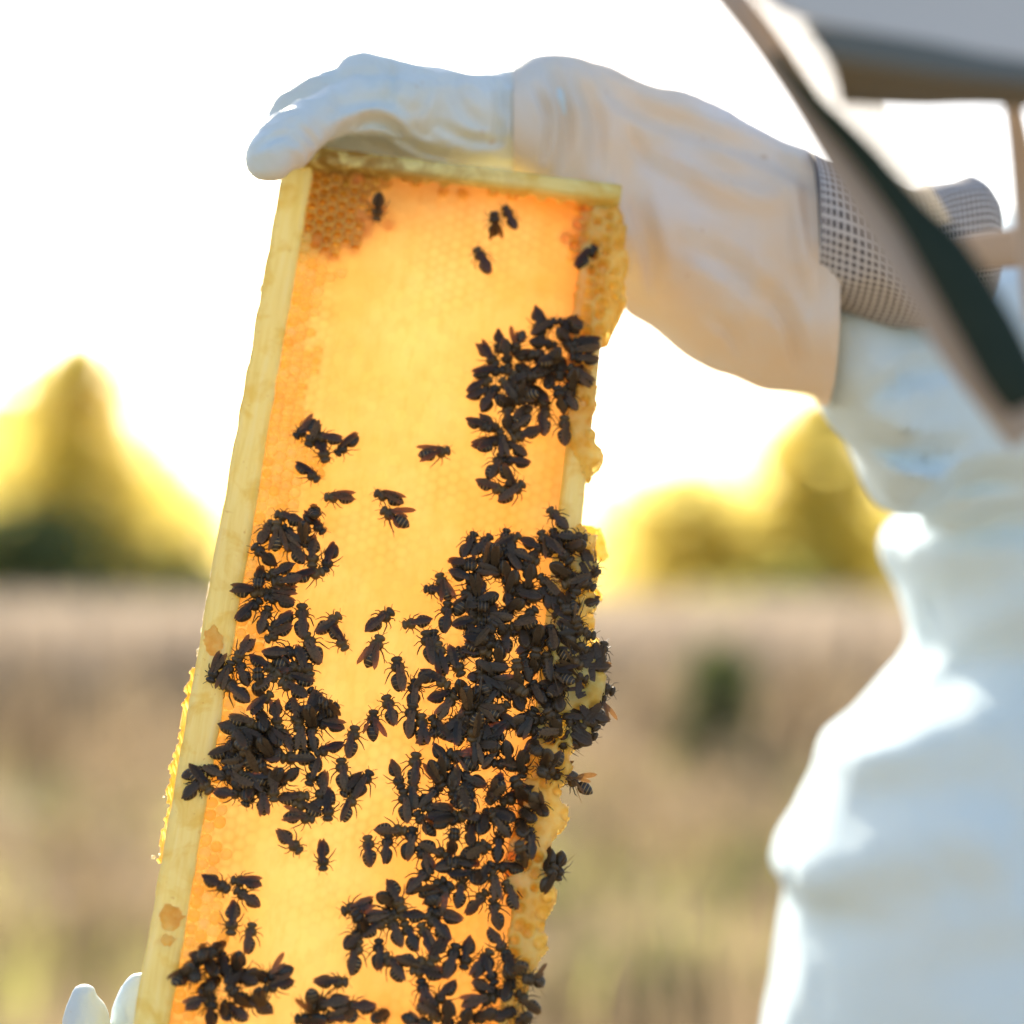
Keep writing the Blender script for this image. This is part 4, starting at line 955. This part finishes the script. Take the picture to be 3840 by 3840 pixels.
sl = loft([(3095, 1105, 1540, .985, .045), (3225, 1120, 1690, 1.0, .06), (3330, 1130, 1900, 1.03, .075), (3480, 1060, 1925, 1.08, .09), (3700, 850, 1960, 1.10, .1), (4000, 780, 2050, 1.1, .12), (4300, 850, 2300, 1.12, .13), (4520, 1000, 2500, 1.12, .10)],
    70, 60, 2.2, .004, 12, 21)
to = loft([(1700, 3700, 4900, 1.2, .10), (1880, 3480, 4950, 1.17, .11), (1970, 3362, 4950, 1.16, .13), (2060, 3322, 4950, 1.15, .135), (2190, 3385, 4950, 1.15, .14), (2330, 3425, 4950, 1.15, .14), (2430, 3437, 4950, 1.15, .14), (2530, 3380, 4950, 1.15, .145),
    (2700, 3215, 4950, 1.15, .15), (2790, 3115, 4950, 1.15, .15), (2900, 3090, 4950, 1.15, .15), (3060, 3010, 4960, 1.15, .155), (3190, 2938, 4970, 1.15, .155), (3270, 2928, 4980, 1.15, .155), (3360, 2985, 4990, 1.15, .155),
    (3600, 2935, 5000, 1.15, .16), (3900, 2885, 5000, 1.15, .16), (4300, 2850, 5050, 1.15, .17), (4800, 2850, 5100, 1.16, .17)], 120, 72, 2.3, .0035, 8, 23, (1, 1, 1.5), vertical=True)
suit = tubes_remesh('bee_suit', [], .006, person, M['cotton'], .003, 14, 25, 3, [sl, to]); crease(suit, [([(3420, 2330), (3600, 2230), (3860, 2130)], .009, 80), ([(3330, 2640), (3560, 2560), (3860, 2440)], .008, 90), ([(3130, 3060), (3400, 2960), (3860, 2900)], .008, 100),
    ([(3000, 3480), (3300, 3400), (3800, 3330)], .007, 100), ([(3260, 1640), (3420, 1700), (3600, 1690)], .012, 40), ([(3280, 1500), (3420, 1400), (3560, 1380)], .010, 40), ([(3500, 1900), (3650, 1800), (3840, 1790)], .014, 46),
    ([(3300, 1790), (3460, 1800), (3560, 1860)], -.010, 40), ([(3500, 3000), (3700, 3200), (3800, 3500)], -.005, 90)])
wear(suit); suit['label'] = 'white cotton bee suit with sunlit folds'

# lower glove, its fingertips rising behind and beside the frame's bottom corner
low = tubes_remesh('glove', [
    [P_(560, 4500, .86, .03), P_(470, 4300, .855, .03), P_(440, 4130, .85, .026)],
    [P_(420, 4180, .845, .013), P_(340, 3960, .838, .0112), P_(322, 3800, .835, .0088), P_(318, 3740, .834, .0055)],
    [P_(470, 4120, .850, .013), P_(500, 3920, .850, .0112), P_(512, 3760, .850, .0095), P_(520, 3708, .850, .0070)],
    [P_(540, 4150, .855, .013), P_(640, 3980, .860, .0105), P_(680, 3860, .862, .0095)],
    [P_(600, 4200, .855, .012), P_(760, 4080, .860, .010), P_(830, 3980, .862, .009)],
    [P_(420, 4350, .835, .014), P_(520, 4150, .79, .012), P_(640, 4020, .77, .010)]], .0014, person, M['leather'], .0007, 80, 33, 3)
wear(low); low['label'] = 'white glove fingertips rising beside the lower left corner'

# hat and veil, close to the camera and far out of focus
def sheet(name, rows, mat, thick, parent, uvk=None, wr=0, seed=0, n=(24, 24)):
    """surface through a grid of photo points with depth, given real thickness"""
    G = np.array([[tuple(at(*p)) for p in row] for row in rows]); G = np.array([catmull(r, n[1]) for r in G]); G = np.array([catmull(G[:, j], n[0]) for j in range(n[1])]).transpose(1, 0, 2)
    if wr: G = G + (fbm(G * 22, 2, seed) * wr)[..., None] * np.array(CF)
    back = G + np.array(CF) * thick; ny, nx = G.shape[:2]; i = np.arange(nx * ny).reshape(ny, nx); k = nx * ny
    F_ = [tuple(f) for f in np.stack([i[:-1, :-1], i[:-1, 1:], i[1:, 1:], i[1:, :-1]], -1).reshape(-1, 4)]
    me_uv = None
    if thick > 0:
        F_ += [tuple(f) for f in (np.stack([i[:-1, :-1], i[1:, :-1], i[1:, 1:], i[:-1, 1:]], -1).reshape(-1, 4) + k)]
        for e in (i[0, :], i[:, -1], i[::-1][-1 * ny, ::-1] if False else i[-1, ::-1], i[::-1, 0]):
            for a, b in zip(e[:-1], e[1:]): F_.append((b, a, a + k, b + k))
        Vv = np.concatenate([G.reshape(-1, 3), back.reshape(-1, 3)])
    else: Vv = G.reshape(-1, 3)
    me = mesh(name, Vv, F_)
    if uvk:
        lay = me.uv_layers.new(name='UVMap'); vi = np.empty(len(me.loops), int); me.loops.foreach_get('vertex_index', vi); vi = vi % k
        lay.data.foreach_set('uv', np.stack([(vi % nx) * uvk[0] / nx, (vi // nx) * uvk[1] / ny], 1).ravel().astype(np.float32))
    o = link(name, me, parent, [mat]); return wear(o)
hat = empty('hat', person.location); hat.parent = person; hat.location = (0, 0, 0)
def wear2(o): o.matrix_parent_inverse = PW; return o
def hsheet(name, rows, mat, thick, **k):
    o = sheet(name, rows, mat, thick, hat, **k); return o
# brim: broad sheet, upper side catching the sky, underside's shade put into its dark colour
hsheet('brim_top', [[(2780, -120, .60), (3300, -260, .66), (3900, -300, .72), (4700, -250, .75)], [(2900, 20, .58), (3350, 20, .60), (3850, 60, .62), (4700, 150, .64)],
                     [(3060, 85, .575), (3450, 150, .575), (3850, 225, .58), (4700, 330, .60)]], M['hat'], .003)
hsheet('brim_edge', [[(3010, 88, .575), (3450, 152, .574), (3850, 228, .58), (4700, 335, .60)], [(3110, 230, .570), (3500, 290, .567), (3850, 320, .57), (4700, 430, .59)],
                      [(3160, 385, .60), (3450, 398, .60), (3850, 402, .60), (4700, 500, .62)]], M['shaded_hat'], .004)
hsheet('veil', [[(2700, -60, .70), (2900, -60, .71), (3130, 60, .72)], [(2850, 180, .70), (3020, 170, .71), (3240, 180, .72)], [(3010, 420, .70), (3150, 400, .71), (3320, 400, .72)],
                [(3170, 650, .70), (3300, 620, .71), (3430, 600, .72)], [(3380, 900, .70), (3480, 850, .71), (3570, 830, .72)]], M['veil'], 0, uvk=(60, 200), wr=.003, n=(30, 12))
hsheet('veil', [[(3150, 380, .68), (3450, 400, .70), (3790, 400, .72)], [(3270, 560, .68), (3500, 560, .70), (3800, 560, .72)], [(3420, 860, .68), (3560, 860, .70), (3830, 860, .72)]], M['veil_thin'], 0, uvk=(90, 60), wr=.004, n=(20, 20))
def strip(name, pts, w, mat, thick, seed):
    """a band following a line of photo points, w = width in metres per point"""
    A_ = catmull([(*at(x, y, d), ww) for (x, y, d), ww in zip(pts, w)], 50); rows = []
    V_, F_ = [], []
    for i in range(len(A_)):
        d = Vector(A_[min(i+1, 49)][:3]) - Vector(A_[max(i-1, 0)][:3]); side = d.normalized().cross(CF).normalized(); p = Vector(A_[i][:3]); h = A_[i][3] / 2
        for j in range(10):
            a = j * math.tau / 10; V_.append(p + side * (h * math.cos(a)) + CF * (thick * math.sin(a)))
    for i in range(49):
        for j in range(10): F_.append((i*10+j, i*10+(j+1) % 10, i*10+10+(j+1) % 10, i*10+10+j))
    F_.append(tuple(range(10))[::-1]); F_.append(tuple(490+j for j in range(10)))
    return wear(link(name, mesh(name, V_, F_), hat, [mat]))
strip('veil_binding', [(2700, -60, .625), (2850, 130, .62), (3000, 350, .615), (3150, 590, .61), (3340, 840, .605), (3500, 1070, .60), (3680, 1330, .60), (3900, 1600, .60)],
      [.010, .010, .010, .011, .017, .020, .021, .022], M['taupe'], .003, 1)
strip('veil_zip', [(2905, 200, .61), (3060, 390, .605), (3220, 560, .60), (3400, 780, .595), (3540, 960, .59), (3690, 1210, .587), (3790, 1400, .585), (3850, 1520, .585)],
      [.003, .006, .008, .010, .015, .0165, .016, .012], M['black'], .003, 2)
strip('veil_binding', [(3795, 380, .66), (3830, 600, .66), (3850, 850, .66), (3900, 1200, .66)], [.006, .008, .008, .01], M['taupe'], .003, 3)
strip('veil_binding', [(3480, 960, .70), (3640, 945, .70), (3800, 930, .70), (4000, 900, .70)], [.010, .012, .014, .014], M['taupe'], .003, 4)
